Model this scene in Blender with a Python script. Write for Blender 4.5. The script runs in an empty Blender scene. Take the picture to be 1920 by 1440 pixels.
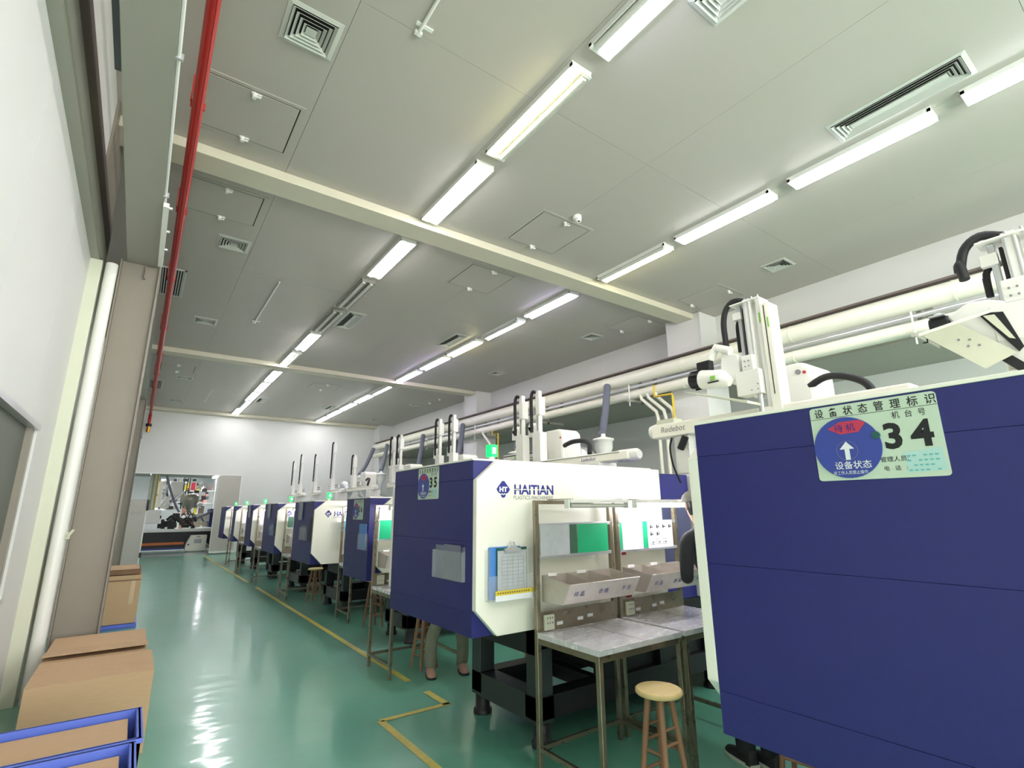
import bpy, bmesh, math, random
from mathutils import Vector, Matrix
random.seed(7)
SC = bpy.context.scene
COL = SC.collection
PI = math.pi

# ------------------------------------------------------------------ camera
EXPOSURE = 1.1
cd = bpy.data.cameras.new('camera'); cam = bpy.data.objects.new('camera', cd); COL.objects.link(cam)
def calibrate():
    f, cx, cy = 951.0, 960.0, 720.0
    Y = Vector((254-cx, -(961-cy), -f)).normalized()
    X = Vector((2318-cx, -(942-cy), -f)).normalized()
    X = (X - Y*X.dot(Y)).normalized()
    Z = X.cross(Y)
    return Matrix((X, Y, Z))
R3 = calibrate()
cam.matrix_world = Matrix.Translation((0, 0, 1.5)) @ R3.to_4x4()
cd.sensor_fit = 'HORIZONTAL'; cd.sensor_width = 36.0; cd.lens = 951.0/1920*36
cd.clip_start = 0.05; cd.clip_end = 100
SC.camera = cam
# ------------------------------------------------------------------ world, view
w = bpy.data.worlds.new('world'); SC.world = w; w.use_nodes = True
w.node_tree.nodes['Background'].inputs[0].default_value = (0.75, 0.8, 0.85, 1)
w.node_tree.nodes['Background'].inputs[1].default_value = 0.25
vs = SC.view_settings
vs.view_transform = 'Standard'; vs.look = 'None'; vs.gamma = 1.0; vs.exposure = EXPOSURE
vs.use_curve_mapping = False
TUBE = 14.5      # fluorescent tube emission strength
# added fill light behind the viewer, brightens surfaces facing the camera
ad = bpy.data.lights.new('rear_fill_light', 'AREA'); ad.shape = 'RECTANGLE'; ad.size = 9.0; ad.size_y = 3.4; ad.energy = 500; ad.color = (1.0, .99, .95)
ao = bpy.data.objects.new('rear_fill_light', ad); COL.objects.link(ao); ao.location = (4.0, -6.85, 2.4); ao.rotation_euler = (PI/2, 0, 0)
# ------------------------------------------------------------------ materials
def lin(c):
    return tuple(((v/255)/12.92 if v/255 <= 0.04045 else (((v/255)+0.055)/1.055)**2.4) for v in c) + (1,)
def mat(name, rgb, rough=0.5, metal=0.0, var=0.06, scale=4.0, bump=0.0, emit=None, estr=0.0, alpha=None, spec=0.5, rvar=0.0, coat=0.0, trans=0.0, stretch=None):
    m = bpy.data.materials.new(name); m.use_nodes = True
    nt = m.node_tree; b = nt.nodes['Principled BSDF']
    c = lin(rgb)
    b.inputs['Roughness'].default_value = rough; b.inputs['Metallic'].default_value = metal
    b.inputs['Specular IOR Level'].default_value = spec
    if coat: b.inputs['Coat Weight'].default_value = coat; b.inputs['Coat Roughness'].default_value = 0.08
    if trans: b.inputs['Transmission Weight'].default_value = trans
    tc = nt.nodes.new('ShaderNodeTexCoord'); mp = nt.nodes.new('ShaderNodeMapping')
    if stretch: mp.inputs['Scale'].default_value = stretch
    nt.links.new(tc.outputs['Object'], mp.inputs[0])
    no = nt.nodes.new('ShaderNodeTexNoise'); no.inputs['Scale'].default_value = scale; no.inputs['Detail'].default_value = 4
    nt.links.new(mp.outputs[0], no.inputs['Vector'])
    mx = nt.nodes.new('ShaderNodeMix'); mx.data_type = 'RGBA'
    mx.inputs[6].default_value = tuple(max(0, v*(1-var)) for v in c[:3])+(1,)
    mx.inputs[7].default_value = tuple(min(1, v*(1+var)) for v in c[:3])+(1,)
    nt.links.new(no.outputs[0], mx.inputs[0]); nt.links.new(mx.outputs[2], b.inputs['Base Color'])
    if rvar:
        mr = nt.nodes.new('ShaderNodeMapRange'); mr.inputs[3].default_value = max(0.02, rough-rvar); mr.inputs[4].default_value = rough+rvar
        nt.links.new(no.outputs[0], mr.inputs[0]); nt.links.new(mr.outputs[0], b.inputs['Roughness'])
    if bump:
        bp = nt.nodes.new('ShaderNodeBump'); bp.inputs['Strength'].default_value = bump; bp.inputs['Distance'].default_value = 0.01
        nt.links.new(no.outputs[0], bp.inputs['Height']); nt.links.new(bp.outputs[0], b.inputs['Normal'])
    if emit:
        b.inputs['Emission Color'].default_value = lin(emit); b.inputs['Emission Strength'].default_value = estr
    if alpha is not None: b.inputs['Alpha'].default_value = alpha
    return m
M = {}
M['wall'] = mat('wall_paint', (224, 224, 221), 0.55, var=0.03, scale=1.2)
M['ceil'] = mat('ceiling_panel', (188, 183, 174), 0.45, var=0.03, scale=0.8)
M['beamwrap'] = mat('beam_paint', (216, 210, 190), 0.5, var=0.06, scale=3)
M['cream'] = mat('cream_trim', (214, 217, 196), 0.45, var=0.04)
M['seam'] = mat('seam', (120, 122, 112), 0.8)
M['steelgray'] = mat('painted_steel', (162, 160, 148), 0.45, var=0.05, scale=2)
M['columngray'] = mat('column_paint', (142, 134, 122), 0.5, var=0.06, scale=3)
M['brownsteel'] = mat('brown_steel', (104, 92, 86), 0.6, var=0.15, scale=3)
M['floor2'] = mat('gray_epoxy', (176, 186, 180), 0.25, var=0.08)
M['white'] = mat('white_enamel', (238, 238, 232), 0.35, var=0.02)
M['mcream'] = mat('machine_white', (250, 248, 234), 0.42, var=0.02, scale=2)
M['navy'] = mat('navy_enamel', (40, 42, 112), 0.42, var=0.10, scale=60, spec=0.4)
M['navy2'] = mat('deep_blue_enamel', (34, 34, 128), 0.4, var=0.06, scale=20)
M['black'] = mat('black_paint', (22, 24, 28), 0.5, var=0.2, scale=10)
M['darkframe'] = mat('dark_green_gray_steel', (46, 54, 54), 0.42, var=0.25, scale=6)
M['rubber'] = mat('black_rubber', (26, 27, 30), 0.6, var=0.2, scale=30)
M['steel'] = mat('stainless_steel', (150, 140, 122), 0.30, 0.85, var=0.15, scale=14, rvar=0.12)
M['binsteel'] = mat('bin_sheet_steel', (204, 196, 188), 0.34, 0.6, var=0.15, scale=14, rvar=0.1)
M['steeltop'] = mat('worn_stainless_sheet', (238, 236, 244), 0.26, 0.35, var=0.14, scale=9, rvar=0.1, stretch=(1, 4, 1))
M['alu'] = mat('aluminium', (214, 216, 220), 0.3, 0.7, var=0.05)
M['pipe'] = mat('pipe_white', (236, 235, 218), 0.35, var=0.03, scale=8)
M['red'] = mat('red_pipe_paint', (196, 44, 36), 0.4, var=0.08, scale=6)
M['yellowpipe'] = mat('yellow_pipe', (222, 190, 50), 0.4)
M['yellow'] = mat('floor_yellow', (206, 190, 96), 0.5, var=0.18, scale=25)
M['hose'] = mat('gray_hose', (124, 128, 142), 0.5, var=0.1, scale=40)
M['cart'] = mat('cardboard', (196, 164, 128), 0.75, var=0.07, scale=20, stretch=(1, 1, 6))
M['cartdark'] = mat('cardboard_inside', (132, 102, 76), 0.8, var=0.1, scale=20)
M['tape'] = mat('packing_tape', (206, 180, 142), 0.3)
M['tray'] = mat('blue_plastic', (92, 116, 214), 0.35, var=0.06)
M['woodtop'] = mat('birch_wood', (226, 200, 142), 0.4, var=0.12, scale=5, stretch=(1, 7, 1))
M['wood'] = mat('stained_wood', (150, 112, 84), 0.5, var=0.18, scale=8, stretch=(6, 6, 1))
M['paper'] = mat('paper', (238, 240, 242), 0.6, var=0.04, scale=10)
M['graypaper'] = mat('gray_form_paper', (190, 194, 198), 0.5, var=0.14, scale=22)
M['greenp'] = mat('green_board', (28, 172, 118), 0.4, var=0.10, scale=9)
M['dkgreen'] = mat('dark_green_sheet', (66, 104, 84), 0.35, var=0.3, scale=12)
M['ink'] = mat('ink_black', (28, 28, 30), 0.6)
M['inkgray'] = mat('ink_gray', (140, 140, 140), 0.6)
M['inkblue'] = mat('ink_blue', (36, 42, 140), 0.5)
M['inkteal'] = mat('ink_teal', (110, 190, 190), 0.6)
M['signpale'] = mat('sign_pale_green', (204, 222, 200), 0.35, var=0.05, scale=3)
M['signcyan'] = mat('sign_cyan_patch', (184, 222, 214), 0.4)
M['signblue'] = mat('sign_blue', (54, 72, 164), 0.4, var=0.05)
M['signred'] = mat('sign_red', (206, 54, 84), 0.4, var=0.08)
M['magnet'] = mat('green_magnet', (24, 92, 86), 0.4)
M['folder'] = mat('blue_folder', (84, 142, 216), 0.45, var=0.08, scale=6)
M['lightblue'] = mat('light_blue_sheet', (60, 176, 232), 0.45)
M['yellowlab'] = mat('yellow_label', (226, 206, 62), 0.45)
M['redtag'] = mat('red_tag', (186, 44, 60), 0.5)
M['greensticker'] = mat('lime_sticker', (140, 200, 90), 0.5)
M['clear'] = mat('clear_acrylic', (230, 235, 240), 0.08, alpha=0.14)
M['dimsheet'] = mat('dim_grey_form', (118, 120, 138), 0.4, var=0.2, scale=14)
M['clear2'] = mat('milky_plastic_sleeve', (196, 202, 214), 0.2, alpha=0.55, var=0.2, scale=8)
M['glass'] = mat('window_glass', (104, 108, 100), 0.4, alpha=0.92, spec=0.15)
M['tube'] = mat('tube_lit', (255, 255, 255), emit=(252, 249, 255), estr=TUBE)
M['tubebench'] = mat('tube_lit_bench', (255, 255, 255), emit=(248, 244, 255), estr=TUBE*1.9)
M['tubewarm'] = mat('tube_lit_warm', (255, 255, 255), emit=(255, 244, 186), estr=TUBE)
M['tubeviolet'] = mat('tube_lit_violet', (255, 255, 255), emit=(222, 206, 255), estr=TUBE)
M['tubeoff'] = mat('tube_unlit', (214, 214, 206), 0.3)
M['reflector'] = mat('fixture_enamel', (240, 241, 236), 0.35, spec=0.4)
M['reflectoroff'] = mat('fixture_enamel_unlit', (176, 174, 164), 0.3, 0.35)  # darker copy of the fixture enamel, unlit look put into the colour
M['greenlamp'] = mat('green_signal', (10, 190, 80), emit=(0, 255, 96), estr=0.9)
M['greencore'] = mat('green_signal_core', (200, 255, 220), emit=(120, 255, 170), estr=1.6)
M['dark'] = mat('vent_dark', (24, 25, 26), 0.8)
M['ventgray'] = mat('vent_enamel', (206, 208, 200), 0.4)
M['brass'] = mat('brass', (206, 150, 60), 0.3, 0.8)
M['skin'] = mat('skin', (214, 168, 142), 0.5)
M['hair'] = mat('hair', (28, 24, 24), 0.5)
M['khaki'] = mat('gray_trousers', (134, 136, 118), 0.8, var=0.15, scale=16, bump=0.8)
M['blackcloth'] = mat('black_cloth', (34, 34, 40), 0.8, var=0.15, scale=16)
M['cap'] = mat('gray_cap', (140, 136, 128), 0.8)
M['shoe'] = mat('tan_shoe', (178, 142, 124), 0.6)
M['shoeblack'] = mat('black_shoe', (36, 38, 40), 0.6)
M['shoewhite'] = mat('white_sole', (208, 210, 196), 0.6)
M['orange'] = mat('orange_stripe', (222, 122, 62), 0.5)
M['hopper'] = mat('hopper_gray', (176, 174, 158), 0.35, 0.3)
M['pink'] = mat('pink_parts', (214, 150, 130), 0.6, var=0.3, scale=20)

def floor_material():
    m = bpy.data.materials.new('green_epoxy_floor'); m.use_nodes = True
    nt = m.node_tree; b = nt.nodes['Principled BSDF']; L = nt.links.new
    tc = nt.nodes.new('ShaderNodeTexCoord')
    n1 = nt.nodes.new('ShaderNodeTexNoise'); n1.inputs['Scale'].default_value = 0.7; n1.inputs['Detail'].default_value = 5
    n2 = nt.nodes.new('ShaderNodeTexNoise'); n2.inputs['Scale'].default_value = 2.2; n2.inputs['Detail'].default_value = 3
    L(tc.outputs['Object'], n1.inputs[0]); L(tc.outputs['Object'], n2.inputs[0])
    mx = nt.nodes.new('ShaderNodeMix'); mx.data_type = 'RGBA'
    mx.inputs[6].default_value = lin((82, 156, 130)); mx.inputs[7].default_value = lin((114, 184, 160))
    L(n1.outputs[0], mx.inputs[0])
    mx2 = nt.nodes.new('ShaderNodeMix'); mx2.data_type = 'RGBA'; mx2.blend_type = 'MULTIPLY'; mx2.inputs[0].default_value = 0.35
    L(mx.outputs[2], mx2.inputs[6]); L(n2.outputs[1], mx2.inputs[7])
    L(mx.outputs[2], b.inputs['Base Color'])
    mr = nt.nodes.new('ShaderNodeMapRange'); mr.inputs[3].default_value = 0.28; mr.inputs[4].default_value = 0.36
    L(n2.outputs[0], mr.inputs[0]); L(mr.outputs[0], b.inputs['Roughness'])
    bp = nt.nodes.new('ShaderNodeBump'); bp.inputs['Strength'].default_value = 0.32; bp.inputs['Distance'].default_value = 0.02
    n3 = nt.nodes.new('ShaderNodeTexNoise'); n3.inputs['Scale'].default_value = 2.6; n3.inputs['Detail'].default_value = 2
    mp3 = nt.nodes.new('ShaderNodeMapping'); mp3.inputs['Scale'].default_value = (0.6, 1.6, 1)
    L(tc.outputs['Object'], mp3.inputs[0]); L(mp3.outputs[0], n3.inputs[0])
    L(n3.outputs[0], bp.inputs['Height']); L(bp.outputs[0], b.inputs['Normal']); L(bp.outputs[0], b.inputs['Coat Normal'])
    b.inputs['Specular IOR Level'].default_value = 1.0
    b.inputs['Coat Weight'].default_value = 0.5; b.inputs['Coat Roughness'].default_value = 0.10
    return m
M['floor'] = floor_material()

# ------------------------------------------------------------------ mesh helpers
class MB:
    def __init__(s): s.v = []; s.f = []; s.m = []; s.sm = []; s.mats = []
    def mi(s, m):
        m = M[m] if isinstance(m, str) else m
        if m not in s.mats: s.mats.append(m)
        return s.mats.index(m)
    def add(s, vs, fs, m, smooth=False):
        o = len(s.v); i = s.mi(m)
        s.v += [tuple(v) for v in vs]
        for f in fs: s.f.append(tuple(o+k for k in f)); s.m.append(i); s.sm.append(smooth)
        return s
    def box(s, x0, x1, y0, y1, z0, z1, m, T=None):
        x0, x1 = sorted((x0, x1)); y0, y1 = sorted((y0, y1)); z0, z1 = sorted((z0, z1))
        vs = [Vector((x, y, z)) for z in (z0, z1) for y in (y0, y1) for x in (x0, x1)]
        if T is not None: vs = [T @ v for v in vs]
        return s.add(vs, [(0, 2, 3, 1), (4, 5, 7, 6), (0, 1, 5, 4), (2, 6, 7, 3), (0, 4, 6, 2), (1, 3, 7, 5)], m)
    def tube(s, pts, r, m, n=12, cap=True, rs=None):
        pts = [Vector(p) for p in pts]; rings = []
        if m in ('rubber', 'hose') and len(pts) > 3 and rs is None and len(pts) < 9:
            ext = [pts[0]*2-pts[1]] + pts + [pts[-1]*2-pts[-2]]; out = []
            for i in range(1, len(ext)-2):
                p0, p1, p2, p3 = ext[i-1:i+3]
                for k in range(4):
                    u = k/4; out.append(.5*((2*p1)+(p2-p0)*u+(2*p0-5*p1+4*p2-p3)*u*u+(3*p1-p0-3*p2+p3)*u**3))
            pts = out+[pts[-1]]
        up = None
        for i, p in enumerate(pts):
            d = (pts[min(i+1, len(pts)-1)] - pts[max(i-1, 0)])
            d = d.normalized() if d.length > 1e-9 else Vector((0, 0, 1))
            if up is None:
                up = Vector((0, 0, 1)) if abs(d.z) < 0.9 else Vector((1, 0, 0))
            a = d.cross(up)
            if a.length < 1e-5: a = d.cross(Vector((0, 1, 0.3)))
            a.normalize(); b = a.cross(d).normalized(); up = b
            rr = rs[i] if rs else r
            rings.append([p + a*math.cos(2*PI*k/n)*rr + b*math.sin(2*PI*k/n)*rr for k in range(n)])
        vs = [v for rg in rings for v in rg]; fs = []
        for i in range(len(pts)-1):
            for k in range(n):
                fs.append((i*n+k, i*n+(k+1) % n, (i+1)*n+(k+1) % n, (i+1)*n+k))
        s.add(vs, fs, m, True)
        if cap:
            s.add(rings[0], [tuple(range(n))[::-1]], m); s.add(rings[-1], [tuple(range(n))], m)
        return s
    def prism(s, poly, axis, a0, a1, m):
        """poly: 2-D points; axis 'x': (y,z), 'y': (x,z), 'z': (x,y)."""
        def P(p, a):
            return {'x': (a, p[0], p[1]), 'y': (p[0], a, p[1]), 'z': (p[0], p[1], a)}[axis]
        n = len(poly); vs = [P(p, a0) for p in poly] + [P(p, a1) for p in poly]
        fs = [tuple(range(n))[::-1], tuple(range(n, 2*n))] + [(k, (k+1) % n, n+(k+1) % n, n+k) for k in range(n)]
        return s.add(vs, fs, m)
    def lathe(s, prof, c, m, n=20, axis='z'):
        vs = []; fs = []
        for r, h in prof:
            for k in range(n):
                a = 2*PI*k/n
                p = {'z': (r*math.cos(a), r*math.sin(a), h), 'y': (r*math.cos(a), h, r*math.sin(a)), 'x': (h, r*math.cos(a), r*math.sin(a))}[axis]
                vs.append((c[0]+p[0], c[1]+p[1], c[2]+p[2]))
        for i in range(len(prof)-1):
            for k in range(n): fs.append((i*n+k, i*n+(k+1) % n, (i+1)*n+(k+1) % n, (i+1)*n+k))
        s.add(vs, fs, m, True)
        o = len(prof)-1
        s.add([vs[k] for k in range(n)], [tuple(range(n))[::-1]], m); s.add([vs[o*n+k] for k in range(n)], [tuple(range(n))], m)
        return s
    def build(s, name, parent=None, bevel=0.0, loc=None):
        me = bpy.data.meshes.new(name)
        me.from_pydata(s.v, [], s.f)
        for m in s.mats: me.materials.append(m)
        for p, i, sm in zip(me.polygons, s.m, s.sm): p.material_index = i; p.use_smooth = sm
        bm = bmesh.new(); bm.from_mesh(me); bmesh.ops.recalc_face_normals(bm, faces=bm.faces[:]); bm.to_mesh(me); bm.free()
        o = bpy.data.objects.new(name, me); COL.objects.link(o)
        if parent is not None:
            o.parent = parent; o.matrix_parent_inverse = Matrix.Translation(-Vector(base_of(parent)))
        if bevel:
            b = o.modifiers.new('bevel', 'BEVEL'); b.width = bevel; b.segments = 2; b.limit_method = 'ANGLE'
        return o
def base_of(o):
    v = Vector((0, 0, 0))
    while o is not None:
        v += Vector(o.location); 
        if o.parent is not None and o.type == 'MESH': v -= Vector((0, 0, 0))
        o = o.parent if (o.parent is not None and o.type == 'EMPTY') else None
    return v
def thing(name, label, cat, loc, group=None):
    o = bpy.data.objects.new(name, None); o.empty_display_size = 0.1; COL.objects.link(o); o.location = loc
    o['label'] = label; o['category'] = cat
    if group: o['group'] = group
    return o
def tag(o, label, cat, group=None):
    o['label'] = label; o['category'] = cat
    if group: o['group'] = group
    return o
def struct(name, mb, bevel=0): o = mb.build(name, bevel=bevel); o['kind'] = 'structure'; return o

def text_into(mb, body, origin, xdir, ydir, h, m, bold=0.0, extrude=0.0006, align='LEFT', squash=1.0, slant=0.0):
    """writes flat lettering; origin = baseline start, xdir/ydir unit vectors, h = cap height (m)"""
    cu = bpy.data.curves.new('lettering', 'FONT'); cu.body = body; cu.size = 1.0; cu.offset = bold
    cu.align_x = align; cu.resolution_u = 3; cu.shear = slant
    ob = bpy.data.objects.new('lettering_tmp', cu); COL.objects.link(ob)
    bpy.context.view_layer.update()
    dg = bpy.context.evaluated_depsgraph_get()
    me = bpy.data.meshes.new_from_object(ob.evaluated_get(dg))
    k = h/0.70
    xd = Vector(xdir)*k*squash; yd = Vector(ydir)*k; nz = Vector(xdir).cross(Vector(ydir)); O = Vector(origin)
    vs = [O + xd*v.co.x + yd*v.co.y + nz*extrude for v in me.vertices]
    fs = [tuple(p.vertices) for p in me.polygons]
    mb.add(vs, fs, m)
    bpy.data.objects.remove(ob); bpy.data.curves.remove(cu); bpy.data.meshes.remove(me)
    return mb

ORD = ['first', 'second', 'third', 'fourth', 'fifth', 'sixth', 'seventh', 'eighth', 'ninth', 'tenth', 'eleventh', 'twelfth', 'thirteenth', 'fourteenth', 'fifteenth', 'sixteenth', 'seventeenth', 'eighteenth']
# ------------------------------------------------------------------ room shell
ZC = 5.2; YW = 22.35; YB = -7.0; XR = 10.8; XL = -1.3
struct('floor', MB().box(XL, XR, YB, YW+0.0, -0.1, 0, 'floor'))
mb = MB()
xs = [XL, 0.86, 2.46, 4.1, 5.7, 7.3, 9.1]; ys = [YB, -5.2, -2.5, 0.2, 3.07, 5.6, 8.4, 11.1, 13.8, 16.5, 19.2, YW]
for i in range(len(xs)-1):
    for j in range(len(ys)-1):
        mb.box(xs[i]+.0015, xs[i+1]-.0015, ys[j]+.0015, ys[j+1]-.0015, ZC, ZC+.05, 'ceil')
mb.box(XL-.1, XR+.1, YB-.1, YW+.1, ZC+.05, ZC+.1, 'seam')
struct('ceiling', mb)
# far wall with opening X -0.3..2.48, z 0..2.84
mb = MB().box(XL, -0.3, YW, YW+.12, 0, 3.0, 'wall').box(2.48, XR, YW, YW+.12, 0, 3.0, 'wall').box(-0.3, 2.48, YW, YW+.12, 2.84, 3.0, 'wall').box(XL, XR, YW, YW+.12, 3.0, ZC, 'wall')
struct('wall_far', mb)
struct('wall_back', MB().box(XL, XR, YB-.1, YB, 0, ZC, 'wall'))
mb = MB()
for x in (-.55, 1.7, 3.97, 6.22, 8.5): mb.box(x, x+.06, YB, YB+.08, .65, 4.15, 'alu')
mb.box(-.55, 8.56, YB, YB+.08, .60, .66, 'alu').box(-.55, 8.56, YB, YB+.08, 4.12, 4.18, 'alu').box(-.5, 8.5, YB+.02, YB+.03, .66, 4.12, 'clear')
struct('fill_light_frame', mb)  # made-up frame and pane, added around the rear fill light
struct('wall_right', MB().box(XR, XR+.1, YB, YW, 0, 3.95, 'wall').box(8.9, 9.05, YB, YW, 3.95, ZC, 'wall').box(8.9, XR+.1, YB, YW, 3.86, 3.95, 'steelgray'))
struct('wall_outer_left', MB().box(XL-.1, XL, YB, YW, 0, ZC, 'wall'))
# partition on the left: white panels with hairline seams, window opening
wx0, wx1 = -0.74, -0.68
mb = MB()
segs = [YB, -1.6, 0.0, 1.15, 2.3]
for a, b in zip(segs[:-1], segs[1:]): mb.box(wx0, wx1, a+.002, b-.002, 0, 3.9, 'wall')
mb.box(wx0, wx1, 2.302, 3.318, 2.13, 3.9, 'wall').box(wx0, wx1, 3.322, 4.798, 2.13, 3.9, 'wall').box(wx0, wx1, 4.802, 5.04, 2.13, 3.9, 'wall')
mb.box(wx0, wx1, 2.302, 5.04, 0, 0.9, 'wall').box(wx0, wx1, 5.04, 6.0, 0, 3.9, 'wall').box(wx0+.005, wx0+.01, YB, 2.3, 0, 3.9, 'seam')
mb.box(wx0, wx1, 6.45, YW, 0, 3.9, 'wall')
struct('wall_left', mb)
mb = MB().box(wx1-.02, wx1+.03, 2.3, 5.04, 2.09, 2.13, 'alu').box(wx1-.02, wx1+.02, 5.01, 5.04, .9, 2.09, 'wall').box(wx1-.02, wx1+.03, 2.3, 2.34, .9, 2.09, 'alu').box(wx1-.02, wx1+.03, 2.3, 5.04, .9, .94, 'alu')
mb.box(wx1-.02, wx1+.005, 4.86, 5.0, .94, 2.09, 'steelgray').box(wx1-.02, wx1+.015, 4.84, 4.86, .94, 2.09, 'columngray').box(wx1-.025, wx1-.02, 2.34, 4.86, .94, 2.09, 'glass')
struct('window_1', mb)
struct('trim_1', MB().box(-.72, -.585, 6.0, 6.42, 0, 3.9, 'cream'), .004)
struct('trim_2', MB().box(-1.0, -.615, YB, 6.42, 3.9, 3.93, 'steelgray').box(-1.0, -.6, YB, 6.42, 3.93, 4.12, 'steelgray').box(-1.0, -.6, YB, 6.42, 4.121, 4.42, 'brownsteel').box(-.66, -.64, YB, 5.3, 4.42, 5.195, 'wall').box(-.66, -.62, 5.3, 6.42, 4.42, 5.195, 'columngray'))
# overhead wrap beams under the ceiling
for k, (y0, y1) in enumerate(((5.5, 5.85), (13.62, 13.97), (22.0, 22.348))):
    struct('trim_%d' % (k+3), MB().box(XL, 8.9, y0, y1, 5.09, ZC, 'beamwrap'), .006)
# right-hand columns
for k, (y0, y1) in enumerate(((5.35, 6.15), (13.5, 14.3), (21.6, 22.34))):
    struct('trim_%d' % (k+6), MB().box(8.37, 8.9, y0, y1, 0, 5.195, 'wall').box(8.9, 9.1, y0, y1, 0, 3.86, 'wall').box(8.35, 8.37, y0-.01, y0+.03, 3.6, 5.19, 'wall'), .004)
struct('trim_9', MB().box(7.0, 8.9, YB, YW-.4, 5.17, ZC, 'ceil'))
bpy.data.objects.remove(bpy.data.objects['trim_9'])
# opening frame and the door leaf beside it
struct('door_frame', MB().box(-.35, 3.19, YW-.03, YW, 2.84, 2.88, 'white').box(3.15, 3.19, YW-.03, YW, 0, 2.84, 'white').box(-.35, -.3, YW-.03, YW, 0, 2.84, 'white'))
d = MB()
T = Matrix.Translation((3.13, YW-.06, 0)) @ Matrix.Rotation(math.radians(9), 4, 'Z')
d.box(-.80, 0, -.05, 0, 0.10, 1.93, 'ceil', T).box(-.80, 0, -.05, 0, 1.935, 2.80, 'ceil', T).box(-.80, 0, -.06, .01, .04, .1, 'white', T).box(-.805, -.79, -.06, .01, .04, 2.8, 'white', T)
o = d.build('door_1'); o['kind'] = 'structure'
bpy.data.objects['door_frame'].name = 'trim_10'

# columns on the left (I sections) and the crane beam they carry
def icolumn(y, label):
    t = thing('steel_column', label, 'column', (-.29, y, 0), 'steel columns under the crane beam')
    m = MB().box(-.46, -.445, y, y+.34, 0.02, 4.0, 'columngray').box(-.135, -.12, y, y+.34, .02, 4.0, 'columngray').box(-.445, -.135, y+.05, y+.065, .02, 4.0, 'columngray')
    m.build('shaft', t, .003)
    MB().box(-.25, -.24, y, y+.05, 3.84, 3.98, 'columngray').build('stiffener', t)
    MB().box(-.46, -.06, y-.02, y+.39, 0, .02, 'columngray').build('base_plate', t)
icolumn(6.1, 'broad grey-brown I-section steel column behind the cardboard cartons')
icolumn(14.0, 'far steel column seen as a grey strip past the broad near column')
t = thing('crane_beam', 'heavy grey-green steel beam running overhead along the left, resting on the steel columns', 'beam', (-.28, 8, 4.0))
MB().box(-.41, -.155, YB, 21.9, 4.002, 4.02, 'steelgray').box(-.30, -.28, YB, 21.9, 4.02, 4.36, 'steelgray').box(-.41, -.155, YB, 21.9, 4.36, 4.38, 'steelgray').build('girder', t, .003)
MB().box(-.44, -.41, YB, 3.3, 4.0, 4.03, 'darkframe').build('side_rail', t)
m = MB(); m.tube([(-.145, YB, 4.02), (-.145, 5.1, 4.02)], .012, 'white', 10)
for y in (1.0, 3.0, 4.6): m.box(-.16, -.12, y, y+.02, 4.0, 4.04, 'alu')
tag(m.build('conduit'), 'thin white conduit clipped along the lower edge of the grey crane beam', 'conduit')
m = MB(); m.box(-.15, -.11, 4.7, 6.0, 3.96, 4.0, 'white')
for y in (4.75, 5.2, 5.6): m.tube([(-.11, y, 3.985), (-.085, y, 3.985)], .015, 'alu', 8)
tag(m.build('bracket_bar'), 'short white bracket bar with bolts at the near end of the steel column', 'bracket')
m = MB().tube([(-.515, 6.06, 0), (-.515, 6.06, 3.9)], .05, 'white', 20)
tag(m.build('downpipe'), 'glossy white vertical downpipe between the partition wall and the near steel column', 'pipe')
m = MB(); m.box(-.47, -.44, 6.03, 6.09, 1.28, 1.34, 'cream').tube([(-.45, 6.0, 1.30), (-.42, 6.0, 1.36)], .012, 'cream', 8)
tag(m.build('pipe_valve'), 'small cream valve handle on the front edge of the near steel column', 'valve')

# red sprinkler main
t = thing('sprinkler_pipe', 'long red sprinkler pipe hanging under the ceiling beside the crane beam', 'pipe', (-.03, 9, 4.95))
m = MB()
m.tube([(-.03, YB, 4.9), (-.03, 21.9, 4.9)], .044, 'red', 16)
for dx in (-.022, .022): m.tube([(-.03+dx, YB, 4.862), (-.03+dx, 21.9, 4.862)], .005, 'red', 6)
m.build('pipe_run', t)
for y in (-1, 2, 4.55, 6.5, 8.7, 11.3, 13.3, 15.4, 17.2, 19.7):
    MB().box(-.085, .025, y, y+.02, 4.885, 4.95, 'red').box(-.09, -.08, y, y+.02, 4.93, 5.197, 'red').build('hanger', t)
MB().tube([(-.03, 21.9, 4.9), (-.03, 21.95, 4.85), (-.03, 21.95, 4.55)], .05, 'red', 12).build('elbow', t)
MB().tube([(-.03, 21.93, 4.55), (-.03, 21.93, 4.45)], .09, 'black', 12).tube([(-.03, 21.93, 4.45), (-.03, 21.93, 4.25)], .06, 'brass', 12).build('valve', t)

# floor markings
def line(pts, wd=.06):
    m = MB()
    for (a, b) in zip(pts[:-1], pts[1:]):
        a = Vector(a+(0,)); b = Vector(b+(0,)); d = (b-a).normalized(); n = Vector((-d.y, d.x, 0))*wd/2
        m.add([a-n+Vector((0, 0, .002)), b-n+Vector((0, 0, .002)), b+n+Vector((0, 0, .002)), a+n+Vector((0, 0, .002))], [(0, 1, 2, 3)], 'yellow')
        m.add([a-n, b-n, b+n, a+n], [(3, 2, 1, 0)], 'yellow')
    return m
tag(line([(2.2, 4.68), (2.2, 12.0)]).build('floor_marking'), 'long yellow floor line edging the aisle beside the machines', 'floor marking', 'yellow floor lines')
tag(line([(2.19, 12.9), (2.16, 21.5)]).build('floor_marking'), 'yellow floor line in the far part of the aisle, near the open doorway', 'floor marking', 'yellow floor lines')
tag(line([(2.21, 4.34), (2.21, 3.97)]).build('floor_marking'), 'short yellow floor dash by the foot of the black machine base', 'floor marking', 'yellow floor lines')
tag(line([(2.24, 3.98), (1.66, 3.98), (1.67, 2.0), (1.67, -2)], .055).build('floor_marking'), 'angled yellow floor line stepping out around the nearest machines', 'floor marking', 'yellow floor lines')

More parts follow.
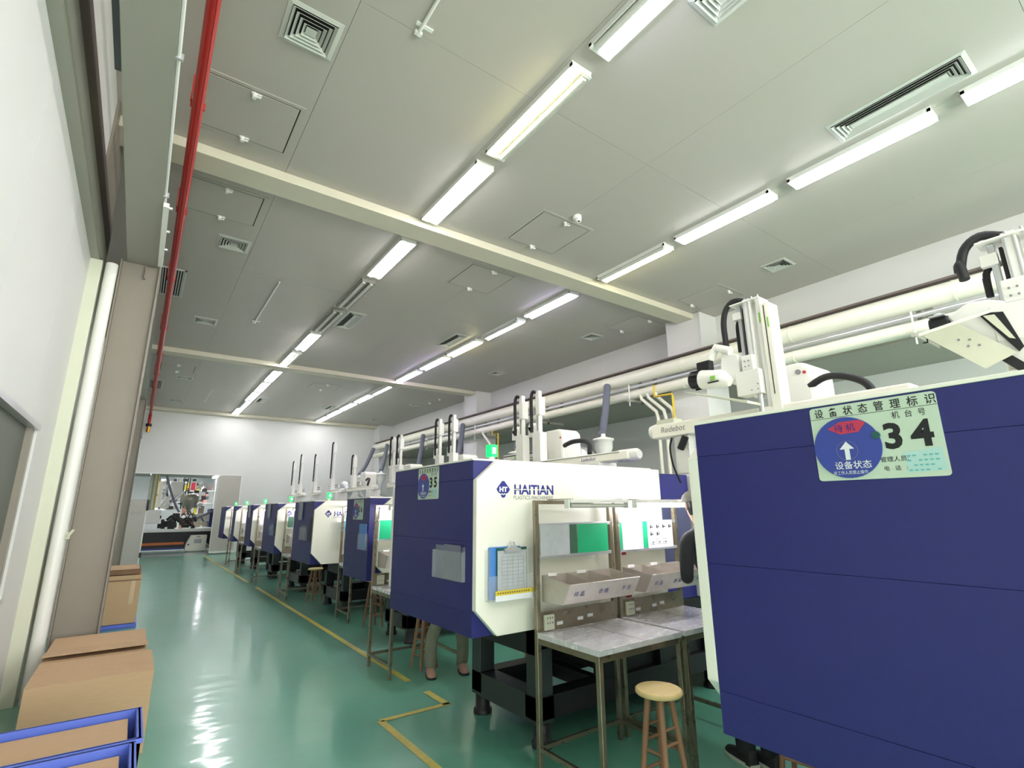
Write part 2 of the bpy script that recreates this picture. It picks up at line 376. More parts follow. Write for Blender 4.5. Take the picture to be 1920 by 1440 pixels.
# ------------------------------------------------------------------ ceiling fittings
def fixture(x, y0, y1, kind, label):
    """kind: both / right / left / off ; z of the ceiling"""
    t = thing('ceiling_lamp', label, 'lamp', (x, (y0+y1)/2, ZC), 'fluorescent ceiling lamps')
    z = ZC; hw = .115
    rm = 'reflectoroff' if kind.startswith('off') else 'reflector'
    m = MB()
    m.box(x-hw, x+hw, y0, y1, z-.022, z-.001, rm)
    m.box(x-hw, x-hw+.006, y0, y1, z-.055, z-.022, rm).box(x+hw-.006, x+hw, y0, y1, z-.055, z-.022, rm)
    m.prism([(x-.028, z-.022), (x+.028, z-.022), (x, z-.05)], 'y', y0+.02, y1-.02, rm)
    m.box(x-hw, x+hw, y0, y0+.03, z-.06, z-.022, rm).box(x-hw, x+hw, y1-.03, y1, z-.06, z-.022, rm)
    m.build('housing', t)
    col = 'tubewarm' if 'warm' in kind else 'tubeviolet' if 'violet' in kind else 'tube'
    for side, dx in (('left', -.064), ('right', .064)):
        on = ('both' in kind) or (side in kind)
        MB().tube([(x+dx, y0+.04, z-.056), (x+dx, y1-.04, z-.054)], .030, col if on else 'tubeoff', 10).build('tube', t)
Lrow = [(-3.65, 'both'), (-2.1, 'both'), (-.55, 'both'), (.99, 'right violet'), (2.54, 'left warm'), (4.07, 'both'), (6.04, 'both'), (7.60, 'off'), (9.16, 'off'), (10.7, 'both'), (12.33, 'left'),
        (14.30, 'both'), (15.85, 'both'), (17.4, 'both'), (18.95, 'right'), (20.5, 'both')]
Rrow = [(-3.65, 'both'), (-2.1, 'both'), (-.62, 'both'), (.95, 'both'), (2.52, 'both'), (4.04, 'right warm'), (6.04, 'both violet'), (7.60, 'right'), (9.16, 'both warm'), (10.65, 'both violet'), (12.22, 'both violet'),
        (14.30, 'right'), (15.8, 'both'), (17.4, 'both'), (18.95, 'both'), (20.5, 'both')]
for nm, x, row in (('left', 2.61, Lrow), ('right', 5.74, Rrow)):
    for i, (y, k) in enumerate(row):
        st = {'both': 'both tubes lit', 'right': 'one tube lit', 'left': 'one tube lit', 'off': 'unlit'}[k.split()[0]]
        tone = ' warm white' if 'warm' in k else ' violet tinged' if 'violet' in k else ''
        where = 'behind the camera' if i < 3 and not (nm == 'right' and i == 2) else ('%s in view' % ORD[i-3 if nm == 'left' else i-2])
        if where == 'behind the camera': where = '%s behind the viewer' % ORD[2-i]
        fixture(x, y, y+1.35, k, 'fluorescent ceiling lamp,%s %s, %s row, %s' % (tone, st, nm, where))

def diffuser(x0, x1, y0, y1, label):
    t = thing('air_diffuser', label, 'air vent', ((x0+x1)/2, (y0+y1)/2, ZC), 'ceiling air diffusers')
    z = ZC
    m = MB()
    def ring(a, zt, zb, wd, mt):
        X0, X1, Y0, Y1 = x0+a, x1-a, y0+a, y1-a
        if X1-X0 < 2.2*wd: return
        o = [(X0, Y0), (X1, Y0), (X1, Y1), (X0, Y1)]; i = [(X0+wd, Y0+wd), (X1-wd, Y0+wd), (X1-wd, Y1-wd), (X0+wd, Y1-wd)]
        vs = [(p[0], p[1], zb) for p in o] + [(p[0], p[1], zt) for p in i]
        vs += [(p[0], p[1], zb+.003) for p in o] + [(p[0], p[1], zt+.003) for p in i]
        fs = []
        for k in range(4):
            j = (k+1) % 4
            fs += [(k, j, 4+j, 4+k), (8+k, 12+k, 12+j, 8+j), (k, 8+k, 8+j, j)]
        m.add(vs, fs, mt)
    ring(0, z-.012, z-.004, .035, 'ventgray')
    m.build('frame', t)
    m = MB(); k = .038
    while k < min(x1-x0, y1-y0)/2-.03:
        ring(k, z-.003, z-.024, .022, 'ventgray'); k += .034
    c = min(x1-x0, y1-y0)/2-.035
    m.box(x0+c, x1-c, y0+c, y1-c, z-.02, z-.014, 'ventgray')
    m.build('louvre', t)
    MB().box(x0+.02, x1-.02, y0+.02, y1-.02, z-.0025, z-.0008, 'dark').build('duct', t)
for i, y in enumerate((3.34, 7.4, 11.08, 16.5, 20.2)):
    diffuser(.42, .83, y, y+.40, 'square ceiling air diffuser beside the red pipe, %s from the near end' % ORD[i])
for i, y in enumerate((3.28, 7.43, 11.17, 16.45, 20.3)):
    diffuser(7.52, 7.9, y, y+.38, 'square ceiling air diffuser near the right wall, %s from the near end' % ORD[i])
diffuser(2.86, 3.22, .55, 1.66, 'oblong ceiling air diffuser at the top edge of the view beside the violet lamp')
diffuser(5.11, 5.5, .57, 1.66, 'long slim ceiling air diffuser beside the nearest right row lamps')
diffuser(2.8, 3.15, 9.15, 10.15, 'oblong ceiling air diffuser beside the two unlit lamps')
diffuser(5.11, 5.46, 9.1, 10.05, 'oblong ceiling air diffuser left of the warm lamp in the right row')
diffuser(2.84, 3.16, 18.38, 19.2, 'far oblong ceiling air diffuser beside the left lamp row')
diffuser(5.18, 5.48, 18.38, 19.22, 'far oblong ceiling air diffuser beside the right lamp row')
def grille(x0, x1, y0, y1, label):
    t = thing('return_grille', label, 'air vent', ((x0+x1)/2, (y0+y1)/2, ZC), 'ceiling return grilles')
    MB().box(x0, x1, y0, y0+.03, ZC-.012, ZC-.001, 'ventgray').box(x0, x1, y1-.03, y1, ZC-.012, ZC-.001, 'ventgray').box(x0, x0+.03, y0, y1, ZC-.012, ZC-.001, 'ventgray').box(x1-.03, x1, y0, y1, ZC-.012, ZC-.001, 'ventgray').build('frame', t)
    m = MB(); x = x0+.04
    while x < x1-.04: m.box(x, x+.014, y0+.03, y1-.03, ZC-.014, ZC-.003, 'ventgray'); x += .034
    m.build('slat', t); MB().box(x0+.02, x1-.02, y0+.02, y1-.02, ZC-.0025, ZC-.0008, 'dark').build('duct', t)
grille(-.2, .16, 8.95, 10.2, 'slatted ceiling return grille crossed by the red pipe')
grille(-.2, .16, 17.4, 18.7, 'far slatted ceiling return grille behind the red pipe')

def hatch(x0, x1, y0, y1, label):
    t = thing('access_hatch', label, 'hatch', ((x0+x1)/2, (y0+y1)/2, ZC), 'ceiling access hatches')
    z = ZC
    m = MB()
    for a in ((x0-.04, x1+.04, y0-.04, y0), (x0-.04, x1+.04, y1, y1+.04), (x0-.04, x0, y0, y1), (x1, x1+.04, y0, y1)):
        m.box(*a, z-.006, z-.0005, 'ceil')
    m.build('frame', t)
    MB().box(x0+.012, x1-.012, y0+.012, y1-.012, z-.008, z-.002, 'ceil').build('panel', t)
    MB().box(x0, x1, y0, y1, z-.0015, z-.0004, 'dark').build('gap_liner', t)
    xm = (x0+x1)/2
    for y in (y0+.03, y1-.03):
        MB().box(xm-.035, xm+.05, y-.012, y+.012, z-.02, z-.007, 'white').tube([(xm-.01, y, z-.008), (xm-.01, y, z-.06)], .02, 'white', 10).tube([(xm-.01, y-.01, z-.05), (xm+.04, y-.03, z-.055)], .01, 'white', 8).build('latch', t)
hs = [(0, .77, 4.44, 5.18, 'near the red pipe, nearest one'), (0, .77, 6.17, 6.93, 'near the red pipe, just past the first ceiling beam'), (.02, .78, 15.2, 16.0, 'near the red pipe, past the second ceiling beam'),
      (3.73, 4.54, 4.43, 5.23, 'mid ceiling beside the dome camera'), (3.73, 4.54, 6.16, 6.98, 'mid ceiling just past the first beam'), (3.78, 4.6, 15.25, 16.05, 'mid ceiling past the second beam'),
      (7.57, 8.33, 4.43, 5.25, 'by the right wall before the first beam'), (7.54, 8.33, 6.18, 6.99, 'by the right wall just past the first beam'), (7.58, 8.33, 15.25, 16.05, 'by the right wall past the second beam')]
for h in hs: hatch(*h[:4], 'square ceiling hatch, ' + h[4])
for x, y0, y1, l in ((1.32, .6, 3.07, 'white conduit strip on the ceiling at the top edge of the view'), (1.43, 8.52, 10.81, 'white conduit strip on the ceiling left of the unlit lamps'), (1.42, 17.69, 20.06, 'far white conduit strip on the ceiling near the end wall')):
    m = MB().tube([(x, y0, ZC-.02), (x, y1, ZC-.02)], .014, 'white', 10).box(x-.03, x+.03, y1-.03, y1, ZC-.03, ZC-.001, 'white').box(x-.05, x+.09, y1-.1, y1-.07, ZC-.012, ZC-.001, 'white')
    tag(m.build('ceiling_conduit'), l, 'conduit')
t = thing('dome_camera', 'small white dome security camera on the ceiling beside an access hatch', 'camera', (4.16, 4.27, ZC))
MB().lathe([(.055, 0), (.058, -.03), (.04, -.045)], (4.16, 4.27, ZC-.001), 'white').build('base', t)
MB().lathe([(.04, 0), (.042, -.02), (.03, -.045), (.008, -.055)], (4.165, 4.255, ZC-.045), 'white').build('eyeball', t)
MB().lathe([(.014, 0), (.014, -.008)], (4.155, 4.235, ZC-.09), 'black').build('lens', t)

# ------------------------------------------------------------------ pipe rack on the right wall
XP = 8.15
def longpipe(name, z, r, m, label, n=16, x=XP):
    q = MB().tube([(x, YB, z), (x, 21.55, z)], r, m, n)
    y = -.5
    while y < 21 and r > .05:
        q.tube([(x, y, z), (x, y+.02, z)], r+.006, 'pipe', n); y += 2.05
    return tag(q.build(name), label, 'pipe')
longpipe('duct_pipe', 4.17, .135, 'pipe', 'thick cream pipe, the upper one running along the right wall')
longpipe('duct_pipe', 3.80, .095, 'pipe', 'cream pipe below the thick one, running along the right wall')
longpipe('water_pipe', 3.965, .032, 'alu', 'slim grey pipe between the two cream pipes along the right wall', 10)
tag(MB().box(XP-.06, XP+.06, YB, 21.5, 4.335, 4.365, 'brownsteel').build('cable_tray'), 'dark brown cable tray on top of the thick cream pipe by the right wall', 'cable tray')
for i, y in enumerate((-.6, 2.0, 4.2, 6.9, 10.0, 13.0, 16.2, 19.5)):
    m = MB().box(XP-.2, 8.9, y, y+.05, 3.64, 3.69, 'steelgray').box(8.36, 8.42, y, y+.05, 3.64, 4.42, 'steelgray').box(XP+.1, 8.9, y, y+.05, 3.995, 4.015, 'steelgray').tube([(XP-.14, y+.02, 3.55), (XP-.14, y+.02, 4.0)], .012, 'white', 8)
    m.box(8.86, 8.9, y-.02, y+.07, 3.96, 4.3, 'steelgray')
    tag(m.build('pipe_bracket'), 'grey steel bracket holding the wall pipes, %s from the near end' % ORD[i], 'bracket', 'pipe brackets on the right wall')
# vertical drops by the first column
def drop(name, y, dy, m, l, r=.035, yl=0):
    pts = [(8.1, y+.35, 3.75), (8.1, y+.33, 3.66), (8.12, y, 3.35), (8.14, y-.02, 3.2), (8.14, y-.02, .05)]
    tag(MB().tube(pts, r, m, 10).build(name), l, 'pipe')
drop('drop_pipe', 6.35, 0, 'pipe', 'white drop pipe bending down from the wall pipes, leftmost of three')
drop('drop_pipe', 6.17, 0, 'pipe', 'white drop pipe bending down from the wall pipes, middle of three')
drop('drop_pipe', 5.98, 0, 'pipe', 'white drop pipe bending down from the wall pipes, rightmost of three')
tag(MB().tube([(7.98, 6.26, 3.85), (7.98, 6.26, 3.62), (7.98, 5.86, 3.60), (7.98, 5.84, 3.57), (7.98, 5.82, .05)], .022, 'yellowpipe', 10).build('gas_pipe'), 'thin yellow pipe with a square bend beside the white drop pipes', 'pipe')
drop('drop_pipe', 12.35, 0, 'pipe', 'white drop pipe behind the third machine, beside a thin yellow pipe')
tag(MB().tube([(8.1, 12.2, 3.85), (8.1, 12.2, 3.6), (8.1, 11.9, 3.60), (8.1, 11.9, .05)], .022, 'yellowpipe', 10).build('gas_pipe'), 'thin yellow pipe farther down the wall behind the grey suction hose', 'pipe')

# ------------------------------------------------------------------ injection moulding machines
def emblem(mb, cx, cz, y, s):
    n = Vector((0, -.0008, 0))
    def q(pts, m, d): mb.add([Vector((cx+p[0]*s, y-d, cz+p[1]*s)) for p in pts], [tuple(range(len(pts)))], m)
    q([(-.5, 0), (-.42, .12), (-.08, .5), (.08, .5), (.42, .12), (.5, 0), (.42, -.12), (.08, -.5), (-.08, -.5), (-.42, -.12)], 'inkblue', .001)
    zz = []
    for k in range(9): zz.append((-.36+.09*k, -.30+(.05 if k % 2 else -.03)))
    for a, b in zip(zz[:-1], zz[1:]):
        q([(a[0], a[1]-.03), (b[0], b[1]-.03), (b[0], b[1]+.03), (a[0], a[1]+.03)], 'mcream', .002)
    text_into(mb, 'HT', (cx-.30*s, y-.0016, cz-.13*s), (1, 0, 0), (0, 0, 1), .27*s, 'mcream', bold=.05, squash=1.15)

def sign(X, yc, ztop, number, label):
    """status placard in plane x = X facing -x; 0.335 long (along y), 0.23 high"""
    Wd, Hh = .335, .23
    t = thing('status_placard', label, 'sign', (X, yc, ztop-Hh/2), 'machine status placards')
    O = lambda u, v, d=0: Vector((X-.003-d, yc+Wd/2-u*Wd, ztop-v*Hh))     # u left->right as seen, v down
    m = MB()
    r = .04; pts = []
    for cu, cv, a0 in ((r, r, 180), (1-r, r, 270), (1-r, 1-r, 0), (r, 1-r, 90)):
        for k in range(5):
            a = math.radians(a0+k*22.5); pts.append((cu+r*math.cos(a)*.8, cv+r*math.sin(a)))
    n = len(pts)
    m.add([O(*p) for p in pts]+[O(*p)+Vector((.003, 0, 0)) for p in pts], [tuple(range(n))]+[(k, (k+1) % n, n+(k+1) % n, n+k) for k in range(n)], 'signpale')
    m.build('plate', t)
    def poly(mm, pts, mt, d): mm.add([O(u, v, d) for u, v in pts], [tuple(range(len(pts)))], mt)
    xd, yd = (0, -1, 0), (0, 0, 1)
    tx = MB()
    poly(tx, [(.0, .158), (1., .158), (1., .164), (0, .164)], 'ink', .0004)
    text_into(tx, '\u8bbe  \u5907  \u72b6  \u6001  \u7ba1  \u7406  \u6807  \u8bc6', O(.05, .135), xd, yd, .021, 'ink', bold=.012, squash=.885)
    text_into(tx, '\u673a  \u53f0  \u53f7', O(.665, .265), xd, yd, .0155, 'ink', bold=.004, squash=.9)
    for k, ch_ in enumerate(number): text_into(tx, ch_, O(.575+.205*k, .63), xd, yd, .069, 'ink', bold=.035, squash=1.02)
    text_into(tx, '\u7ba1\u7406\u4eba\u5458:', O(.525, .795), xd, yd, .0115, 'ink', bold=.006)
    text_into(tx, '\u7535   \u8bdd   :', O(.54, .905), xd, yd, .0105, 'ink', bold=.004)
    tx.build('lettering', t)
    cp = MB(); poly(cp, [(.70, .70), (.965, .66), (.975, .93), (.71, .95)], 'signcyan', .0003)
    for k in range(4):
        v = .735+k*.058
        for j in range(6):
            if (j+k) % 5 != 2: poly(cp, [(.72+.038*j, v), (.745+.038*j, v), (.745+.038*j, v+.018), (.72+.038*j, v+.018)], 'inkteal', .0006)
    cp.build('name_slip', t)
    dsk = MB(); c = (.285, .575); ru = .275; rv = ru*Wd/Hh
    ds = [(c[0]+ru*math.cos(2*PI*k/40), c[1]+rv*math.sin(2*PI*k/40)) for k in range(40)]
    dsk.add([O(u, v, .004) for u, v in ds]+[O(u, v, 0) for u, v in ds], [tuple(range(40))]+[(k, (k+1) % 40, 40+(k+1) % 40, 40+k) for k in range(40)], 'signblue')
    dk = dsk.build('dial', t)
    a = MB()
    poly(a, [(.15, .315), (.255, .235), (.42, .235), (.465, .28), (.40, .39), (.25, .40)], 'signred', .0050)
    poly(a, [(.265, .74), (.305, .74), (.305, .60), (.345, .60), (.285, .50), (.225, .60), (.265, .60)], 'paper', .0050)
    ri = [(.285+.085*math.cos(2*PI*k/32), .62+.124*math.sin(2*PI*k/32)) for k in range(32)]; ro = [(.285+.088*math.cos(2*PI*k/32), .62+.128*math.sin(2*PI*k/32)) for k in range(32)]
    for k in range(32): poly(a, [ri[k], ri[(k+1) % 32], ro[(k+1) % 32], ro[k]], 'inkgray', .0050)
    text_into(a, '\u5f85 \u673a', O(.205, .36, .0052), xd, yd, .018, 'inkblue', bold=.004)
    text_into(a, '\u8bbe\u5907\u72b6\u6001', O(.165, .85, .005), xd, yd, .0175, 'paper', bold=.008)
    text_into(a, '\u975e\u5de5\u4f5c\u4eba\u5458\u7981\u6b62\u64cd\u4f5c', O(.145, .925, .0052), xd, yd, .0085, 'paper', squash=.86)
    a.build('dial_print', t)
    g = MB(); gs = [(.53+.03*math.cos(2*PI*k/16), .455+.05*math.sin(2*PI*k/16)) for k in range(16)]
    g.add([O(u, v, .008) for u, v in gs]+[O(u, v, 0) for u, v in gs], [tuple(range(16))]+[(k, (k+1) % 16, 16+(k+1) % 16, 16+k) for k in range(16)], 'magnet')
    g.build('magnet', t)
    return t

def machine(X0, Yn, Yf, zb, zt, label, big=False, Lw=1.81, letter=True, back=True, lamp=True, off=0.0):
    Ym = (Yn+Yf)/2
    t = thing('injection_molding_machine', label, 'machine', (X0, Ym, 0), 'injection molding machines in a row')
    ch = .155; cz = ch*.82
    th = .045
    # blue clamp cover built of stacked sheet panels
    zs = [zb, zb+(zt-zb)*.125, zb+(zt-zb)*.52, zb+(zt-zb)*.885, zt]
    m = MB()
    for a, b in zip(zs[:-1], zs[1:]): m.box(X0, X0+Lw-.02, Yn+th, Yf-th, a+.0006, b-.0006, 'navy')
    m.box(X0+.004, X0+Lw-.03, Yn+th+.004, Yf-th-.004, zb+.01, zt-.01, 'navy2')
    m.build('clamp_cover', t, .0008)
    for y0, y1 in ((Yn, Yn+th), (Yf-th, Yf)):
        MB().prism([(X0+off, zt-cz), (X0+off+ch, zt), (X0+Lw, zt), (X0+Lw, zb), (X0+off+ch, zb), (X0+off, zb+cz*1.25)], 'y', y0, y1, 'mcream').build('side_panel', t, .004)
    MB().box(X0-.004, X0+Lw-.05, Yn+th, Yf-th, zt, zt+.012, 'mcream').build('top_cover', t, .002)
    if letter:
        lm = MB(); s = .108 if big else .10
        emblem(lm, X0+.205, zt-.185, Yn, s); lm.build('emblem', t)
        lm = MB()
        text_into(lm, 'HAITIAN', (X0+.29, Yn-.0012, zt-.215), (1, 0, 0), (0, 0, 1), .062, 'inkblue', bold=.03, squash=1.0)
        for k in range(1): lm.box(X0+.285, X0+.60, Yn-.0022, Yn-.0016, zt-.187, zt-.182, 'mcream')
        text_into(lm, 'PLASTICS MACHINERY', (X0+.285, Yn-.0012, zt-.25), (1, 0, 0), (0, 0, 1), .026, 'inkgray', squash=.93)
        lm.build('lettering', t)
    # base frame
    fx = X0+.54; x1 = X0+4.75 if back else X0+2.6
    fn, ff = Yn+.1, Yf-.42 if big else Yf-.15
    f = MB()
    f.box(fx, fx+.14, fn, ff, .14, .30, 'darkframe')                    # cross member at the clamp end
    for y in (fn, ff-.14):
        f.box(fx, x1, y, y+.14, .16, .30, 'black')
        f.box(fx, x1, y, y+.12, zb-.16, zb-.002, 'black')
    xx = fx
    while xx < x1-.1:
        for y in (fn, ff-.12): f.box(xx, xx+.13, y, y+.12, .30, zb-.14, 'darkframe' if xx == fx else 'black')
        f.box(xx, xx+.12, fn+.02, ff-.02, zb-.2, zb-.002, 'black')
        f.box(xx+.02, xx+.10, fn+.02, ff-.02, .18, .28, 'black')
        xx += .62
    f.box(fx+.1, x1, fn+.2, ff-.2, zb-.22, zb-.01, 'black')
    f.box(fx+.75, x1, fn+.05, ff-.05, .30, .60, 'black')
    f.build('base_frame', t, .004)
    for px in (fx+.02, fx+1.9, x1-.2):
        for y in (fn-.01, ff-.11):
            MB().lathe([(.07, 0), (.07, .03), (.055, .04), (.055, .14)], (px+.05, y+.06, 0), 'black', 14).build('foot_pad', t)
    # middle: safety gate, tie-bar area, injection unit
    if back:
        MB().box(X0+Lw+.01, X0+Lw+.52, Yn+.1, Yf-.1, zb, zt-.02, 'navy2').build('mold_gate', t, .006)
        MB().box(X0+Lw+.05, X0+Lw+.5, Yn+.085, Yn+.1, zb+.3, zt-.25, 'clear').build('gate_window', t)
        MB().box(X0+Lw+.54, X0+Lw+.86, Yn+.05, Yf-.05, zb, zt-.02, 'mcream').build('platen', t, .01)
        MB().box(X0+Lw+.88, X0+4.8, Yn+.15, Yf-.15, zb, zb+.45, 'navy').build('injection_base', t, .01)
        MB().box(X0+Lw+1.6, X0+4.7, Yn+.3, Yf-.3, zb+.45, zb+.95, 'mcream').build('injection_cover', t, .02)
        MB().tube([(X0+Lw+.86, Ym, zb+.7), (X0+Lw+1.6, Ym, zb+.7)], .09, 'alu', 14).build('barrel', t)
        hx = X0+Lw+2.0
        MB().lathe([(.06, 0), (.06, .12), (.24, .42), (.24, .72), (.20, .78), (.05, .82)], (hx, Ym, zb+.95), 'alu', 18).build('hopper', t)
    # signal lamp
    if not lamp: return t
    lx, ly = X0+.27, Yn+.235
    MB().tube([(lx, ly, zt+.012), (lx, ly, zt+.05)], .02, 'white', 10).build('lamp_stem', t)
    g = MB().box(lx-.03, lx+.03, ly-.03, ly+.03, zt+.05, zt+.135, 'greenlamp').box(lx-.015, lx+.015, ly-.034, ly-.03, zt+.07, zt+.115, 'greencore').build('signal_lamp', t, .006)
    g['label'] = 'glowing green signal lamp'
    return t
mach = [
 (1.74, -.13, 1.23, .745, 1.812, 'nearest machine, its big navy end panel filling the right of the view, placard 34', True),
 (1.74, 2.80, 4.14, .745, 1.812, 'machine with navy end panel and cream side lettered HAITIAN, placard 35', True),
 (2.18, 5.78, 6.68, .73, 1.64, 'third machine from the viewer, smaller navy panel with a blue folder pocket', False),
 (2.18, 8.10, 9.34, .73, 1.64, 'fourth machine from the viewer, cream side visible past the third one', False),
 (2.18, 10.6, 11.86, .73, 1.64, 'fifth machine from the viewer, cream side with emblem over a workbench', False),
 (2.18, 13.13, 13.98, .73, 1.64, 'sixth machine from the viewer, narrow navy panel', False),
 (2.18, 15.63, 16.2, .73, 1.64, 'seventh machine from the viewer, bare cream side', False),
 (2.18, 17.55, 18.7, .73, 1.64, 'last and farthest machine, next to the doorway door leaf', False)]
for i, a in enumerate(mach): machine(*a[:6], big=a[6], letter=i < 5 and i != 2, lamp=i != 2, off=.10 if i == 2 else 0.0, Lw=1.81 if a[6] else 1.7)
sign(1.74, .587, 1.806, '34', 'large pale placard numbered 34 with blue dial, on the nearest navy panel')
sign(1.74, 3.48, 1.806, '35', 'pale placard numbered 35 with blue dial on the second machine panel')
sign(2.18, 6.2, 1.625, '36', 'pale placard numbered 36 at the top of the third machine panel')

def pocket(X, y0, y1, z0, z1, label, fillm='dimsheet', fill=(.15, .75, .1, 1.15)):
    t = thing('document_pocket', label, 'document holder', (X, (y0+y1)/2, (z0+z1)/2), 'clear document pockets on the machines')
    MB().box(X-.028, X-.025, y0, y1, z0, z1, 'clear').box(X-.028, X, y0, y0+.003, z0, z1, 'clear').box(X-.028, X, y1-.003, y1, z0, z1, 'clear').box(X-.028, X, y0, y1, z0, z0+.003, 'clear').box(X-.003, X-.0005, y0, y1, z0, z1+.03, 'clear').build('acrylic_box', t)
    a, b, c, d = fill; w_ = y1-y0; h_ = z1-z0
    MB().box(X-.016, X-.012, y0+w_*a, y0+w_*b, z0+.004+h_*(c-.1), z0+h_*d, fillm).build('sheet', t)
pocket(1.74, 2.93, 3.33, 1.055, 1.235, 'clear pocket holding grey sheets on the second machine end panel', fill=(.1, .65, .1, 1.22))
pocket(2.18, 5.84, 6.10, 1.06, 1.24, 'clear pocket with a tall blue folder on the third machine panel', 'folder', (.05, .95, .1, 1.6))
pocket(2.18, 8.42, 8.8, 1.06, 1.25, 'clear pocket with pale sheet on the fourth machine panel')
pocket(2.18, 10.75, 11.1, 1.05, 1.24, 'clear pocket with blue sheet on the fifth machine panel', 'folder')
m = MB().box(2.175, 2.179, 8.15, 8.32, 1.05, 1.40, 'black'); tag(m.build('notice_sheet'), 'black sheet on the fourth machine navy panel', 'sheet')
m = MB().box(2.175, 2.179, 10.62, 10.74, 1.05, 1.38, 'black'); tag(m.build('notice_sheet'), 'black sheet on the fifth machine navy panel', 'sheet')
for y, l in ((8.85, 'fourth'), (11.3, 'fifth'), (13.5, 'sixth')):
    m = MB().box(2.16, 2.163, y-.12, y+.12, 1.36, 1.65, 'clear2'); m.box(2.163, 2.179, y-.02, y+.02, 1.61, 1.63, 'clear2')
    tag(m.build('plastic_sleeve'), 'crumpled clear plastic sleeve hung at the top of the %s machine panel' % l, 'plastic sleeve', 'plastic sleeves')

# clipboard set on the cream side of machine 35
Yp = 2.80
t = thing('wall_file_box', 'clear file box with a yellow and white label strip on the cream machine side', 'document holder', (1.97, Yp, 1.1))
MB().box(1.80, 2.15, Yp-.055, Yp-.051, .955, 1.10, 'clear').box(1.80, 1.804, Yp-.055, Yp-.001, .955, 1.25, 'clear').box(2.146, 2.15, Yp-.055, Yp-.001, .955, 1.25, 'clear').box(1.80, 2.15, Yp-.055, Yp-.001, .952, .956, 'clear').build('acrylic_box', t)
m = MB().box(1.845, 2.135, Yp-.0575, Yp-.0555, .985, 1.012, 'yellowlab').box(1.845, 2.135, Yp-.0575, Yp-.0555, .952, .985, 'paper')
for k in range(14): m.box(1.86+k*.018, 1.87+k*.018, Yp-.0582, Yp-.0576, .994, 1.003, 'cartdark')
m.build('label_strip', t)
t = thing('file_folder', 'blue file folder standing behind the clipboard in the clear box', 'folder', (1.86, Yp-.02, .96))
MB().box(1.825, 2.06, Yp-.024, Yp-.006, .96, 1.268, 'folder').build('cover', t, .003)
t = thing('clipboard', 'green-edged clipboard with a printed form and chrome clip on the cream machine side', 'clipboard', (1.98, Yp-.04, .96))
MB().box(1.87, 2.105, Yp-.034, Yp-.030, .96, 1.262, 'magnet').build('board', t)
m = MB().box(1.875, 2.10, Yp-.0375, Yp-.035, .965, 1.245, 'graypaper')
m.build('form_sheet', t)
m = MB()
for k in range(9): m.box(1.905, 2.075, Yp-.0383, Yp-.0378, 1.03+k*.022, 1.032+k*.022, 'inkgray')
for k in range(5): m.box(1.905+k*.0425, 1.9065+k*.0425, Yp-.0383, Yp-.0378, 1.03, 1.206, 'inkgray')
m.build('form_print', t)
m = MB().prism([(1.925, 1.235), (2.045, 1.235), (2.05, 1.255), (2.02, 1.262), (2.005, 1.275), (1.965, 1.275), (1.95, 1.262), (1.92, 1.255)], 'y', Yp-.05, Yp-.036, 'alu').tube([(1.965, Yp-.045, 1.27), (1.975, Yp-.045, 1.295), (1.995, Yp-.045, 1.295), (2.005, Yp-.045, 1.27)], .004, 'alu', 8)
m.build('clip', t)

# ------------------------------------------------------------------ workbenches
def bench(x0, yb, label, wide=.72, papers=None, lamp='off', dep=.53, rack=True, sockets=True):
    x1 = x0+wide; yf = yb-dep; zt = .75; p = .03
    t = thing('workbench', label, 'workbench', ((x0+x1)/2, (yb+yf)/2, 0), 'stainless steel workbenches')
    MB().box(x0, x1, yf, yb, zt-.03, zt, 'steeltop').box(x0+.38, x0+.382, yf+.01, yb-.01, zt, zt+.0008, 'darkframe').build('tabletop', t, .002)
    for (x, y, h) in ((x0, yf, zt-.03), (x1-p, yf, zt-.03)):
        MB().box(x, x+p, y, y+p, 0, h, 'steel').build('leg', t, .002)
    for x in (x0, x1-p):
        MB().box(x, x+p, yb, yb+p, 0, 1.555 if rack else zt, 'steel').build('leg', t, .002)
    for q in ((x0+.003, x0+p-.003, yf+p, yb, .10, .124), (x1-p+.003, x1-.003, yf+p, yb, .10, .124), (x0+p, x1-p, yb+.003, yb+p-.003, .10, .124),
              (x0+p, x1-p, yf+.003, yf+.02, zt-.065, zt-.03), (x0+.003, x0+.02, yf+p, yb, zt-.065, zt-.03), (x1-.02, x1-.003, yf+p, yb, zt-.065, zt-.03)):
        MB().box(*q, 'steel').build('rail', t, .002)
    if not rack: return t
    MB().box(x0+p, x1-p, yb, yb+.012, zt, .865, 'steel').build('backsplash', t)
    MB().box(x0+p, x1-p, yb, yb+p, 1.53, 1.555, 'steel').build('top_bar', t, .002)
    for z in (1.385, 1.185):
        MB().box(x0+p, x1-p, yb-.004, yb+.022, z, z+.022, 'alu').build('paper_rail', t, .002)
    if sockets:
        sk = MB().box(x0+.048, x0+.125, yb-.022, yb-.001, zt+.008, zt+.098, 'cream').build('socket', t, .004)
        q = MB()
        for cz_ in (.795, .825):
            for dx in (.065, .085, .105): q.box(x0+dx, x0+dx+.004, yb-.0235, yb-.0222, cz_, cz_+.010, 'ink')
        q.build('socket_holes', sk)
        for k, xx in enumerate((.16, .34, .43)):
            MB().box(x0+xx, x0+xx+.05, yb-.002, yb-.0005, .775+k*.008, .795+k*.008, 'paper').build('sticker', t)
    return t
